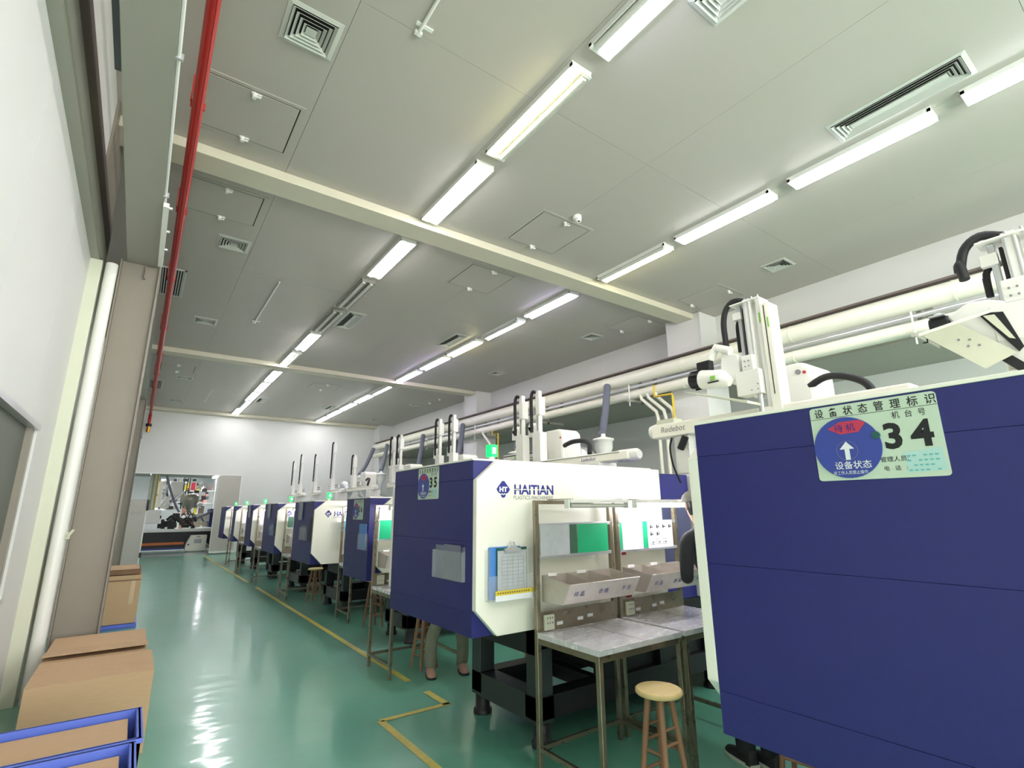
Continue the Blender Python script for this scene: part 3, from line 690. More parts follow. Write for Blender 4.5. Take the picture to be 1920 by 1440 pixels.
def parts_bin(x0, x1, yb, label):
    t = thing('parts_bin', label, 'bin', ((x0+x1)/2, yb-.15, 1.0), 'sheet metal part bins on the bench racks')
    pr = [(yb-.005, 1.085), (yb-.005, .93), (yb-.20, .935), (yb-.27, 1.055)]
    m = MB(); e = .003
    for a, b in zip(pr[:-1], pr[1:]):
        d = Vector((b[0]-a[0], b[1]-a[1])).normalized(); n = Vector((-d.y, d.x))*e
        m.prism([a, b, (b[0]+n.x, b[1]+n.y), (a[0]+n.x, a[1]+n.y)], 'x', x0, x1, 'binsteel')
    for k in range(4):
        x = x0+(x1-x0-e)*k/3; m.prism(pr, 'x', x, x+e, 'binsteel')
    m.build('trough', t)
    MB().box(x0+.05, x0+.12, yb-.012, yb-.004, 1.075, 1.095, 'white').box(x0+.3, x0+.38, yb-.012, yb-.004, 1.075, 1.095, 'white').build('hook', t)
    q = MB(); d = Vector((0, pr[3][0]-pr[2][0], pr[3][1]-pr[2][1])).normalized()
    for k, s in enumerate(('\u6837 \u54c1', '\u5408 \u683c', '\u4e0d \u826f')):
        o = Vector((x0+.06+k*.21, pr[2][0]-.004, pr[2][1])) + d*.05
        text_into(q, s, o, (1, 0, 0), d, .028, 'inkblue')
    q.build('marker_writing', t)
    return t
def bench_lamp(x0, x1, y, yb, lit, label):
    t = thing('bench_lamp', label, 'lamp', ((x0+x1)/2, y, 1.54), 'tube lamps over the workbenches')
    MB().box(x0, x1, y-.03, y+.03, 1.535, 1.558, 'white').build('housing', t, .004)
    MB().tube([(x0+.02, y, 1.518), (x1-.02, y, 1.518)], .014, 'tubebench' if lit else 'tubeoff', 12).build('tube', t)
    for x in (x0-.012, x1):
        MB().box(x, x+.012, y-.02, y+.02, 1.50, 1.558, 'white').build('end_cap', t)
    for x in (x0+.02, x1-.06): MB().box(x, x+.03, y, yb+.03, 1.556, 1.562, 'steel').build('arm', t)
def sheet(x0, x1, y, z0, z1, m, name, label, cat='sheet', bow=0.0, deco=None):
    q = MB(); n = 8
    vs = []
    for i in range(n+1):
        x = x0+(x1-x0)*i/n; yy = y-bow*math.sin(PI*i/n)
        vs += [(x, yy, z0), (x, yy, z1), (x, yy+.0015, z0), (x, yy+.0015, z1)]
    fs = []
    for i in range(n):
        a = i*4; b = a+4
        fs += [(a, b, b+1, a+1), (a+2, a+3, b+3, b+2), (a+1, b+1, b+3, a+3), (a, a+2, b+2, b)]
    fs += [(0, 1, 3, 2), (n*4, n*4+2, n*4+3, n*4+1)]
    q.add(vs, fs, m)
    if deco: deco(q)
    return tag(q.build(name), label, cat)

bench(2.13, 2.70, 'steel workbench in front of the cream machine side, nearest the aisle')
bench(2.885, 2.70, 'steel workbench beside the nearest one, partly behind the big navy panel')
for k, (x0, who) in enumerate(((2.18, 'left bench'), (2.94, 'right bench'))):
    pass
parts_bin(2.172, 2.80, 2.70, 'three-compartment metal bin on the rack of the bench nearest the aisle')
parts_bin(2.925, 3.56, 2.70, 'three-compartment metal bin on the rack half hidden by the big navy panel')
bench_lamp(2.24, 2.78, 2.50, 2.70, False, 'unlit white tube lamp over the bench nearest the aisle')
bench_lamp(2.88, 3.50, 2.50, 2.70, True, 'lit tube lamp over the bench beside the big navy panel')
yy = 2.695
sheet(2.165, 2.42, yy, 1.20, 1.40, 'graypaper', 'work_sheet', 'greyish form sheet at the left of the near bench rack', bow=.004)
sheet(2.425, 2.49, yy, 1.205, 1.395, 'dkgreen', 'plastic_film', 'strip of reflective dark film between grey form and green board', 'plastic film')
sheet(2.495, 2.79, yy, 1.205, 1.395, 'greenp', 'green_board', 'bright green board on the near bench rack', 'board')
sheet(2.917, 2.94, yy, 1.205, 1.395, 'greenp', 'green_board', 'narrow green edge left of the white sheet on the second rack', 'board')
def drawing(q):
    for k in range(3): q.box(3.0+k*.05, 3.03+k*.05, yy-.006, yy-.0055, 1.27+k*.02, 1.273+k*.02, 'inkgray')
sheet(2.945, 3.17, yy, 1.20, 1.40, 'paper', 'work_sheet', 'white crumpled sheet on the second bench rack', bow=.006)
sheet(3.172, 3.225, yy, 1.205, 1.40, 'greenp', 'green_board', 'narrow bright green strip between two white sheets on the second rack', 'board')
def chart(q):
    for r in range(3):
        for c in range(4):
            x = 3.25+c*.075; z = 1.345-r*.055
            if r == 2 and c < 3:
                q.box(x, x+.05, yy-.0025, yy-.002, z-.01, z-.008, 'ink').box(x, x+.002, yy-.0025, yy-.002, z-.01, z+.03, 'ink').box(x, x+.05, yy-.0025, yy-.002, z+.028, z+.03, 'ink').box(x+.02, x+.045, yy-.0025, yy-.002, z, z+.012, 'inkgray')
            elif r < 2 and (r == 0 or c < 2):
                q.box(x+.005, x+.02, yy-.0025, yy-.002, z, z+.025, 'ink').box(x+.022, x+.04, yy-.0025, yy-.002, z+.005, z+.012, 'ink').box(x+.03, x+.036, yy-.0025, yy-.002, z+.012, z+.03, 'ink')
sheet(3.228, 3.53, yy, 1.20, 1.40, 'paper', 'instruction_chart', 'white instruction chart with small diagrams on the second bench rack', 'chart', deco=chart)
sheet(3.03, 3.075, 2.79, 1.155, 1.19, 'redtag', 'red_tag', 'small red square tag on the cream panel above the second bin', 'tag')
sheet(3.05, 3.11, 2.79, .855, .93, 'redtag', 'red_tag', 'dark red tag on the cream panel below the second bin', 'tag')
# benches farther down the row
bl = [(2.06, 5.33, 'workbench before the third machine'), (2.55, 7.94, 'workbench before the fourth machine'),
      (2.28, 10.4, 'workbench before the fifth machine'), (2.24, 12.9, 'workbench before the sixth machine'), (2.26, 15.3, 'workbench before the seventh machine'), (2.3, 17.4, 'workbench before the farthest machine')]
for i, (x, y, l) in enumerate(bl):
    bench(x, y, 'stainless steel ' + l, wide=.75, sockets=i < 2)
    parts_bin(x+.05, x+.68, y, 'metal bin on the rack of the ' + l)
    bench_lamp(x+.08, x+.66, y-.2, y, True, 'tube lamp over the ' + l)
cols = [('greenp', 'paper', 'green'), ('lightblue', 'paper', 'light blue'), ('dkgreen', 'graypaper', 'dark green'), ('paper', 'graypaper', 'white'), ('paper', 'graypaper', 'white')]
for (x, y, l), (c1, c2, w_) in zip(bl, cols):
    sheet(x+.05, x+.33, y-.006, 1.205, 1.395, c1, 'notice_board', '%s sheet on the rack of the %s' % (w_, l))
    sheet(x+.36, x+.66, y-.006, 1.205, 1.395, c2, 'work_sheet', 'pale form sheet on the rack of the %s' % l)
# small things on the far benches
for x, y, m_, l in ((2.2, 5.1, 'paper', 'third workbench'), (2.75, 7.75, 'paper', 'bench before the fourth machine'), (2.5, 10.2, 'paper', 'bench before the fifth machine')):
    t = thing('carton', 'small white box on the %s top' % l, 'box', (x, y, .75))
    MB().box(x, x+.14, y, y+.1, .7503, .83, m_).build('body', t, .003); MB().box(x-.002, x+.142, y-.002, y+.102, .83, .836, 'graypaper').build('lid', t)
t = thing('desk_lamp', 'small black gooseneck lamp on the workbench before the fourth machine', 'lamp', (2.62, 7.6, .75))
MB().lathe([(.05, 0), (.05, .015), (.01, .02)], (2.62, 7.6, .7503), 'black').build('base', t)
MB().tube([(2.62, 7.6, .765), (2.62, 7.6, .95), (2.6, 7.55, 1.02), (2.56, 7.5, 1.0)], .008, 'black', 8).build('gooseneck', t)
MB().lathe([(.045, 0), (.02, .06)], (2.55, 7.49, .96), 'black').build('shade', t)

# ------------------------------------------------------------------ wooden stools
def stool(cx, cy, h, label, rot=0.0, r=.125):
    t = thing('wooden_stool', label, 'stool', (cx, cy, 0), 'round wooden stools')
    MB().lathe([(r-.006, h-.026), (r, h-.02), (r, h-.006), (r-.008, h)], (cx, cy, 0), 'woodtop', 32).build('seat', t)
    tops = []; feet = []
    for k in range(4):
        a = rot+PI/4+k*PI/2
        tops.append(Vector((cx+.058*math.cos(a), cy+.058*math.sin(a), h-.026))); feet.append(Vector((cx+.128*math.cos(a), cy+.128*math.sin(a), 0)))
        MB().tube([feet[-1], tops[-1]], .016, 'wood', 12, rs=[.014, .018]).build('leg', t)
    for z, s in ((.16, 0), (.30, 0), (.37, 0), (.12, 1), (.26, 1)):
        for k in ((0, 2) if s == 0 else (1, 3)):
            a = feet[k].lerp(tops[k], z/(h-.026)); b = feet[(k+1) % 4].lerp(tops[(k+1) % 4], z/(h-.026))
            MB().tube([a, b], .008, 'wood', 8).build('rung', t)
stool(2.43, 2.03, .55, 'wooden stool with a pale round seat in front of the steel workbench', rot=.0)
stool(2.66, 9.52, .54, 'wooden stool with pale seat just past the fourth machine', .3)
stool(3.25, 1.72, .55, 'wooden stool under the lower edge of the big navy panel', .1)
stool(2.50, 4.98, .55, 'wooden stool behind the person in grey trousers', .1)
stool(2.75, 7.0, .60, 'brown wooden stool seen below the third machine panel', .2)
stool(3.35, 4.25, .52, 'wooden stool glimpsed through the opening of the black machine base', .2)

# ------------------------------------------------------------------ take-out robots on the machines
def arm(x, y, z0, z1, parent, s=1.0):
    """vertical robot arm column facing the aisle"""
    MB().box(x-.05*s, x+.05*s, y-.075*s, y+.075*s, z0, z0+.34*s, 'white').build('arm_carriage', parent, .006)
    a = MB().box(x-.025*s, x+.025*s, y-.032*s, y+.032*s, z0+.3*s, z1, 'white').build('arm_column', parent, .004)
    MB().box(x-.028*s, x-.026*s, y-.008*s, y+.008*s, z0+.36*s, z1-.1*s, 'inkgray').build('guide_groove', a)
    MB().box(x-.045*s, x+.045*s, y-.07*s, y+.01*s, z1-.30*s, z1-.08*s, 'white').build('arm_head', parent, .01)
    MB().lathe([(.055*s, -.05), (.055*s, .05)], (x+.02, y+.12*s, z0+.42*s), 'white', 16, 'x').box(x-.03, x+.07, y+.065*s, y+.175*s, z0+.30*s, z0+.42*s, 'white').build('pulley_cover', parent)
    MB().tube([(x-.03*s, y+.02, z1-.02), (x-.035*s, y+.06*s, z1-.0), (x-.04*s, y+.09*s, z1-.06*s), (x-.04*s, y+.095*s, z1-.2*s), (x-.04*s, y+.09*s, z0+.35*s)], .019*s, 'rubber', 8).build('hose_loop', parent)
def robot(x, ys, z0, z1, ybeam, zbeam, zbase, label, ybox=None, brand=None, endcap='near', yb=None):
    ym = sum(ys)/len(ys); yb = yb or ym
    t = thing('takeout_robot', label, 'robot', (x, ym, zbase), 'take-out robots on the machines')
    MB().box(x-.1, x+.16, yb-.1, yb+.1, zbase, zbeam, 'white').build('riser', t, .008)
    b = MB().box(x-.07, x+.09, ybeam[0], ybeam[1], zbeam, zbeam+.09, 'mcream').build('traverse_beam', t, .012)
    MB().box(x-.074, x-.071, ybeam[0]+.1, ybeam[1]-.1, zbeam+.07, zbeam+.078, 'inkgray').build('beam_slot', b)
    ye = ybeam[0] if endcap == 'near' else ybeam[1]; sg = -1 if endcap == 'near' else 1
    MB().tube([(x+.01, ye-sg*.16, zbeam+.045), (x+.01, ye+sg*.05, zbeam+.045), (x+.01, ye+sg*.08, zbeam+.045)], .06, 'white', 18, rs=[.06, .06, .04]).build('end_motor', t)
    if brand:
        q = MB(); text_into(q, brand, (x-.0715, 3.88, zbeam+.022), (0, -1, 0), (0, 0, 1), .038, 'inkblue', slant=.2); q.build('lettering', b)
    r = MB().box(x+.10, x+.15, ym-.1, ym+.75, zbeam+.15, zbeam+.24, 'white').build('rear_rail', t, .004)
    MB().box(x+.096, x+.10, ym-.1, ym+.75, zbeam+.215, zbeam+.225, 'ink').box(x+.096, x+.10, ym-.1, ym+.75, zbeam+.165, zbeam+.17, 'ink').box(x+.095, x+.099, ym+.42, ym+.50, zbeam+.18, zbeam+.205, 'greensticker').build('rail_slot', r)
    for y in ys: arm(x-.02, y, z0, z1, t)
    if ybox:
        y = ybox; xb = x+.30
        MB().prism([(y-.18, zbeam+.1), (y+.2, zbeam+.1), (y+.2, zbeam+.42), (y+.15, zbeam+.47), (y-.12, zbeam+.47), (y-.18, zbeam+.42)], 'x', xb-.14, xb+.16, 'white').build('control_box', t, .03)
        MB().lathe([(.012, -.005), (.012, 0)], (xb-.141, y-.15, zbeam+.36), 'redtag', 10, 'x').build('indicator', t)
        MB().tube([(xb-.1, y-.14, zbeam+.26), (xb-.13, y-.34, zbeam+.29), (xb-.18, y-.58, zbeam+.27), (xb-.24, y-.72, zbeam+.21), (xb-.28, y-.76, zbeam+.11)], .026, 'rubber', 10).build('cable_chain', t)
    return t
def arm_detailed(x, y, zt_, z0, parent, s=1.0, head=True):
    """large near arm: twin columns, motor housing, bracket plate, hose loops; y grows away from the viewer"""
    X = lambda d: x+d*s
    Yv = lambda d: y+d*s
    MB().box(X(-.05), X(.0), Yv(.205), Yv(.232), z0+.20*s, zt_-.05, 'alu').build('guide_column', parent, .003)
    MB().box(X(-.07), X(.05), Yv(.115), Yv(.17), z0+.0, zt_-.02, 'white').box(X(-.075), X(-.07), Yv(.12), Yv(.13), z0+.2*s, zt_-.03, 'alu').box(X(-.075), X(-.07), Yv(.155), Yv(.165), z0+.2*s, zt_-.03, 'alu').build('main_column', parent, .004)
    MB().box(X(-.05), X(.05), Yv(.176), Yv(.190), z0+.2*s, zt_-.08, 'black').build('belt', parent)
    c = MB().box(X(-.08), X(.06), Yv(-.035), Yv(.035), z0-.30, zt_-.10, 'mcream').box(X(-.06), X(.05), Yv(.036), Yv(.075), z0-.30, zt_-.04, 'white').build('outer_column', parent, .005)
    MB().box(X(-.083), X(-.081), Yv(.0), Yv(.006), z0, zt_-.12, 'ink').box(X(-.083), X(-.081), Yv(-.022), Yv(-.012), zt_-.30, zt_-.22, 'greensticker').box(X(-.063), X(-.061), Yv(.045), Yv(.058), zt_-.24, zt_-.16, 'greensticker').build('groove', c)
    MB().box(X(-.09), X(.06), Yv(.03), Yv(.27), zt_-.045, zt_-.035, 'white').box(X(-.06), X(-.02), Yv(.20), Yv(.27), zt_-.16, zt_-.10, 'white').build('top_plate', parent, .002)
    for dy in (.04, .09, .15): MB().tube([(X(-.07), Yv(dy), zt_-.045), (X(-.07), Yv(dy), zt_-.015)], .006, 'alu', 6).build('bolt', parent)
    MB().box(X(-.12), X(.0), Yv(.08), Yv(.27), z0+.02, z0+.21*s, 'white').build('carriage_plate', parent, .006)
    MB().box(X(-.115), X(-.0), Yv(.12), Yv(.21), z0+.21*s, z0+.33*s, 'white').build('carriage_plate', parent, .006)
    for dy, dz in ((.10, .05), (.15, .05), (.10, .09), (.15, .24), (.18, .24), (.15, .28), (.18, .28)):
        MB().tube([(X(-.125), Yv(dy), z0+dz*s), (X(-.118), Yv(dy), z0+dz*s)], .005, 'inkgray', 8).build('bolt', parent)
    MB().tube([(X(-.06), Yv(.12), z0+.04), (X(-.06), Yv(.12), z0-.16)], .022*s, 'alu', 10).box(X(-.12), X(0), Yv(.02), Yv(.26), z0-.135, z0-.12, 'white').build('gripper_stub', parent)
    MB().tube([(X(-.02), Yv(.16), zt_-.02), (X(-.04), Yv(.25), zt_+.01), (X(-.05), Yv(.32), zt_-.04), (X(-.05), Yv(.355), zt_-.15), (X(-.06), Yv(.35), z0+.5*s), (X(-.07), Yv(.34), z0+.40*s)], .023*s, 'rubber', 10).build('hose_loop', parent)
    MB().tube([(X(.0), Yv(.23), zt_-.14), (X(-.0), Yv(.265), zt_-.18), (X(0), Yv(.27), zt_-.3), (X(0), Yv(.27), z0+.40*s)], .016*s, 'rubber', 10).build('hose_loop', parent)
    if not head: return
    m = MB().prism([(Yv(.24), z0+.20*s), (Yv(.24), z0+.36*s), (Yv(.38), z0+.40*s), (Yv(.40), z0+.26*s), (Yv(.30), z0+.12*s)], 'x', X(-.10), X(-.02), 'white')
    m.build('gear_block', parent, .01)
    m = MB().tube([(X(-.09), Yv(.30), z0+.40*s), (X(-.09), Yv(.42), z0+.46*s), (X(-.09), Yv(.48), z0+.38*s)], .035*s, 'white', 12); m.build('cable_guide', parent)
    MB().box(X(-.12), X(-.05), Yv(.48), Yv(.60), z0+.29*s, z0+.37*s, 'black').build('motor', parent, .008)
    h = MB().tube([(X(-.14), Yv(.30), z0+.14*s), (X(-.14), Yv(.36), z0+.18*s), (X(-.14), Yv(.54), z0+.21*s)], .07*s, 'white', 18, rs=[.035*s, .07*s, .078*s]).build('motor_housing', parent, .004)
    MB().box(X(-.222), X(-.216), Yv(.38), Yv(.42), z0+.165*s, z0+.20*s, 'greensticker').box(X(-.217), X(-.2), Yv(.36), Yv(.45), z0+.15*s, z0+.158*s, 'ink').build('sticker', h)
    m = MB().tube([(X(-.14), Yv(.54), z0+.21*s), (X(-.14), Yv(.63), z0+.22*s)], .070*s, 'black', 18)
    for k in range(9):
        a = 2*PI*k/9; m.box(X(-.14)+.066*s*math.cos(a), X(-.14)+.082*s*math.cos(a), Yv(.555), Yv(.62), z0+.215*s+.066*s*math.sin(a), z0+.215*s+.082*s*math.sin(a), 'rubber')
    m.build('ribbed_knob', parent)
    MB().prism([(Yv(.12), z0-.07), (Yv(.62), z0+.10*s), (Yv(.64), z0+.115*s), (Yv(.12), z0-.05)], 'x', X(-.26), X(-.06), 'cream').build('bracket_plate', parent, .002)
# machine 34
t = robot(3.75, [], 2.2, 3.0, (1.05, 3.0), 2.08, 1.826, 'placeholder', None) if False else None
t = thing('takeout_robot', 'tall white take-out robot with ribbed black motor above the nearest navy panel', 'robot', (3.75, 1.8, 1.3), 'take-out robots on the machines')
MB().box(3.68, 3.95, .7, 1.2, 1.8, 2.1, 'white').build('riser', t, .008)
b = MB().box(3.68, 3.84, 1.0, 2.95, 2.10, 2.22, 'mcream').build('traverse_beam', t, .012)
q = MB(); text_into(q, 'Rodebot', (3.678, 2.85, 2.14), (0, -1, 0), (0, 0, 1), .05, 'inkgray', slant=.2); q.build('lettering', b)
MB().tube([(3.76, 2.9, 2.17), (3.76, 3.0, 2.17)], .07, 'white', 18, rs=[.08, .06]).box(3.7, 3.82, 2.72, 2.9, 2.22, 2.26, 'cream').build('end_cap', t)
MB().box(3.72, 3.80, 2.60, 2.74, 1.78, 2.1, 'white').build('down_post', t, .006)
MB().tube([(3.70, 2.75, 2.09), (3.70, 2.78, 2.0), (3.70, 2.76, 1.85), (3.70, 2.70, 1.7)], .008, 'rubber', 8).tube([(3.68, 2.6, 2.08), (3.68, 2.66, 1.98)], .03, 'rubber', 8).build('cable', t)
arm_detailed(3.75, 1.80, 3.11, 2.30, t, 1.0)
MB().prism([(1.66, 2.22), (1.96, 2.22), (1.96, 2.51), (1.91, 2.58), (1.74, 2.58), (1.66, 2.53)], 'x', 3.98, 4.34, 'white').build('control_box', t, .03)
MB().lathe([(.02, -.01), (.02, 0)], (3.982, 1.76, 2.50), 'inkgray', 12, 'x').lathe([(.012, -.01), (.012, 0)], (3.982, 1.715, 2.49), 'redtag', 10, 'x').build('indicator', t)
MB().tube([(4.0, 1.70, 2.38), (3.98, 1.58, 2.42), (3.95, 1.46, 2.40), (3.92, 1.34, 2.34), (3.9, 1.28, 2.27), (3.9, 1.26, 2.17)], .026, 'rubber', 10).build('cable_chain', t)
MB().tube([(3.95, 2.25, 1.9), (4.0, 2.28, 2.2)], .06, 'hose', 14).build('flexible_duct', t)
t = thing('takeout_robot', 'white take-out robot arm at the right edge of the view, above the navy panel', 'robot', (3.3, .3, 1.8), 'take-out robots on the machines')
MB().box(3.2, 3.44, -.1, .45, 1.826, 2.08, 'white').build('riser', t, .008)
MB().box(3.22, 3.40, -.5, .50, 2.08, 2.18, 'mcream').build('traverse_beam', t, .012)
MB().prism([(.5, 2.10), (.66, 2.08), (.62, 2.0), (.5, 2.0)], 'x', 3.2, 3.4, 'cream').build('end_cap', t, .004)
arm_detailed(3.3, .25, 2.80, 2.22, t, .95, head=False)
MB().prism([(.67, 2.42), (.58, 2.47), (.50, 2.46), (.44, 2.43), (.38, 2.20), (.36, 2.09), (.40, 2.07), (.46, 2.13), (.63, 2.34)], 'x', 3.19, 3.25, 'white').build('arm_housing', t, .012)
MB().prism([(.55, 2.40), (.46, 2.38), (.42, 2.20), (.44, 2.18)], 'x', 3.180, 3.192, 'black').prism([(.53, 2.38), (.49, 2.375), (.44, 2.24), (.46, 2.25)], 'x', 3.176, 3.182, 'cream').build('housing_recess', t)
MB().prism([(.66, 2.35), (.62, 2.36), (.40, 2.085), (.44, 2.07)], 'x', 3.17, 3.19, 'rubber').build('drive_belt', t)
MB().tube([(3.2, .66, 2.385), (3.2, .735, 2.385)], .045, 'black', 16).tube([(3.2, .70, 2.43), (3.2, .70, 2.45)], .016, 'white', 8).box(3.15, 3.25, .665, .73, 2.425, 2.433, 'alu').build('motor', t)
m = MB().prism([(.77, 2.345), (.62, 2.365), (.44, 2.17), (.56, 2.12)], 'x', 3.14, 3.15, 'cream')
for yq, zq in ((.63, 2.28), (.59, 2.27), (.60, 2.24), (.56, 2.235)): m.tube([(3.138, yq, zq), (3.141, yq, zq)], .006, 'inkgray', 8)
m.tube([(3.13, .775, 2.345), (3.13, .48, 2.385)], .008, 'white', 8).build('bracket_plate', t)
# machine 35
t = robot(3.75, [4.62, 4.95], 2.03, 2.87, (3.25, 5.2), 1.945, 1.795, 'white take-out robot with lettered traverse beam above the cream machine side', ybox=4.60, brand='Ludenbot', yb=3.7)
# the beam of 35 rests on the platen further back
rb = [(4.22, [7.5, 8.0], 2.08, 3.07, 'third', 6.2, 1), (4.25, [9.75, 10.1], 2.05, 3.0, 'fourth', 8.8, 1), (4.25, [12.5], 2.0, 2.83, 'fifth', 11.3, 1), (4.25, [14.2], 2.0, 3.33, 'sixth', 13.55, 0), (4.25, [15.9], 2.0, 3.15, 'seventh', 15.9, 0), (4.25, [17.6], 2.0, 3.3, 'last', 17.8, 0), (4.25, [18.6], 2.0, 3.15, 'far end of the last', 18.55, 0)]
for x, ys, z0, z1, n, yb, bx in rb:
    ym = sum(ys)/len(ys)
    robot(x, ys, z0, z1, (min(ym-.4, yb-.2), ym+.35), 1.95, 1.618, 'white take-out robot on the %s machine from the viewer' % n, ybox=(ym-.1) if bx else None, yb=yb)

# suction hoses with loaders
hy = [(7.6, 7.0, 6.75), (10.55, 7.0, 9.5), (13.8, 7.1, 12.4), (16.6, 7.1, 14.9), (19.9, 7.0, 17.8), (21.4, 7.0, 20.0)]
for i, (yt, xb, yb) in enumerate(hy):
    t = thing('material_loader', 'white conical material loader under the %s grey hose from the near end' % ORD[i], 'loader', (xb, yb, 1.3), 'material loaders')
    MB().lathe([(.05, 0), (.17, .22), (.17, .36), (.20, .37), (.20, .40), (.05, .44), (.04, .50)], (xb, yb, 2.37), 'white', 20).build('cone', t)
    MB().tube([(xb+.3, yb, 1.6), (xb+.3, yb, 1.9), (xb, yb, 2.1), (xb, yb, 2.38)], .05, 'alu', 12).box(xb+.16, xb+.6, yb-.25, yb+.25, .0, 1.6, 'white').build('dryer', t, .02)
    m = MB(); a = Vector((xb, yb+.02, 2.88)); b = Vector((XP-.165, yt-.1, 4.08)); pts = []
    for k in range(9):
        u = k/8; p = a.lerp(b, u); p.z += .10*math.sin(PI*u)*-1; pts.append(p)
    m.tube([tuple(p) for p in pts], .075, 'hose', 14)
    for k in range(40):
        u = k/40; p = a.lerp(b, u); p.z -= .10*math.sin(PI*u); q2 = a.lerp(b, u+.008); q2.z -= .10*math.sin(PI*(u+.008)); m.tube([tuple(p), tuple(q2)], .079, 'hose', 14, cap=False)
    tag(m.build('suction_hose'), 'grey corrugated hose slanting up to the thick wall pipe, %s from the near end' % ORD[i], 'hose', 'grey suction hoses')

# ------------------------------------------------------------------ cartons and trays at the left
def carton(x0, x1, y0, y1, z0, z1, label, gapy=None):
    t = thing('cardboard_carton', label, 'carton', ((x0+x1)/2, (y0+y1)/2, z0), 'brown cardboard cartons')
    MB().box(x0, x1, y0, y1, z0, z1-.004, 'cart').build('body', t, .003)
    ym = (y0+y1)/2
    MB().box(x0+.001, x1-.001, y0, ym-.003, z1-.004, z1, 'cart').build('flap', t, .001)
    MB().box(x0+.001, x1-.001, ym+.003, y1, z1-.004, z1, 'cart').build('flap', t, .001)
    return t
t = carton(-.40, .24, 4.42, 5.04, 0, .49, 'large near cardboard carton behind the blue trays')
t = thing('cardboard_carton', 'cardboard carton with an open flap behind the large one', 'carton', (-.08, 5.5, 0), 'brown cardboard cartons')
MB().box(-.40, .21, 5.12, 5.94, 0, .485, 'cart').build('body', t, .003)
MB().box(-.40, .215, 5.10, 5.42, .487, .493, 'cart', Matrix.Translation((0, 5.42, .49)) @ Matrix.Rotation(math.radians(-5), 4, 'X') @ Matrix.Translation((0, -5.42, -.49))).build('flap', t)
MB().box(-.40, .21, 5.43, 5.93, .487, .492, 'cart').build('flap', t)
t = thing('cardboard_carton', 'taped cardboard carton standing behind the near steel column', 'carton', (-.05, 9.2, 0), 'brown cardboard cartons')
MB().box(-.35, .19, 9.0, 9.7, .06, .67, 'cart').build('body', t, .003)
MB().box(.08, .13, 8.996, 9.0, .3, .60, 'tape').box(-.3, .18, 8.996, 9.0, .60, .615, 'cartdark').build('tape_strip', t)
t = thing('plastic_tray', 'flat blue plastic tray under the taped carton behind the column', 'tray', (-.05, 9.2, 0))
MB().box(-.37, .21, 8.98, 9.72, 0, .055, 'tray').build('base', t, .004); MB().box(-.36, .20, 8.97, 8.98, .02, .05, 'tray').build('rim', t)
t = thing('cardboard_carton', 'flattened dark carton lying on top of the taped carton', 'carton', (-.05, 9.2, .68), 'brown cardboard cartons')
MB().box(-.35, .17, 9.02, 9.75, .68, .74, 'cartdark').build('body', t, .003); MB().box(-.35, .15, 9.02, 9.75, .745, .75, 'cart').build('flap', t)
def tray(x0, x1, y0, y1, zr, label):
    t = thing('plastic_tray', label, 'tray', ((x0+x1)/2, (y0+y1)/2, zr-.16), 'blue plastic trays with cartons')
    w_ = .016; zb = zr-.16
    MB().box(x0, x1, y0, y1, zb, zb+w_, 'tray').box(x0, x0+w_, y0, y1, zb, zr, 'tray').box(x1-w_, x1, y0, y1, zb, zr, 'tray').box(x0, x1, y0, y0+w_, zb, zr, 'tray').box(x0, x1, y1-w_, y1, zb, zr, 'tray').build('shell', t)
    MB().box(x0-.008, x1+.008, y0-.008, y0+.010, zr-.018, zr, 'tray').box(x0-.008, x1+.008, y1-.010, y1+.008, zr-.018, zr, 'tray').box(x0-.008, x0+.010, y0, y1, zr-.018, zr, 'tray').box(x1-.010, x1+.008, y0, y1, zr-.018, zr, 'tray').build('rim', t, .002)
tray(-.62, .15, 2.98, 3.42, .55, 'farther blue plastic tray in the lower left corner')
tray(-.62, .125, 2.48, 2.955, .55, 'nearer blue plastic tray cut by the bottom edge of the view')
for y0, y1, x1, l in ((3.02, 3.38, .105, 'carton lying inside the farther blue tray'), (2.52, 2.915, .08, 'carton lying inside the nearer blue tray')):
    t = thing('cardboard_carton', 'flat cardboard ' + l, 'carton', (-.25, y0, .4), 'brown cardboard cartons')
    MB().box(-.60, x1, y0, y1, .407, .522, 'cart').build('body', t, .003); MB().box(-.60, x1-.01, y0, (y0+y1)/2, .522, .525, 'cart').build('flap', t)
carton(-.60, .10, 2.5, 3.38, 0, .388, 'low carton supporting the blue trays')

# cabinet at the far left
t = thing('control_cabinet', 'tall pale grey metal cabinet left of the far doorway', 'cabinet', (0, 19.2, 0))
MB().box(-.45, .24, 19.0, 19.5, .02, 1.88, 'ceil').build('body', t, .006)
MB().box(.24, .27, 19.0, 19.5, .05, 1.86, 'white').build('side_door', t, .003)
MB().box(.245, .30, 18.98, 19.02, 1.55, 1.87, 'black').build('upper_hinge', t); MB().box(.245, .30, 18.98, 19.02, .22, .36, 'black').build('lower_hinge', t)
MB().box(-.45, .25, 19.0, 19.5, 0, .02, 'black').build('plinth', t)
m = MB(); text_into(m, '\u25c7 C1', (-.12, 18.997, 1.45), (1, 0, 0), (0, 0, 1), .08, 'inkgray'); m.build('lettering', t)

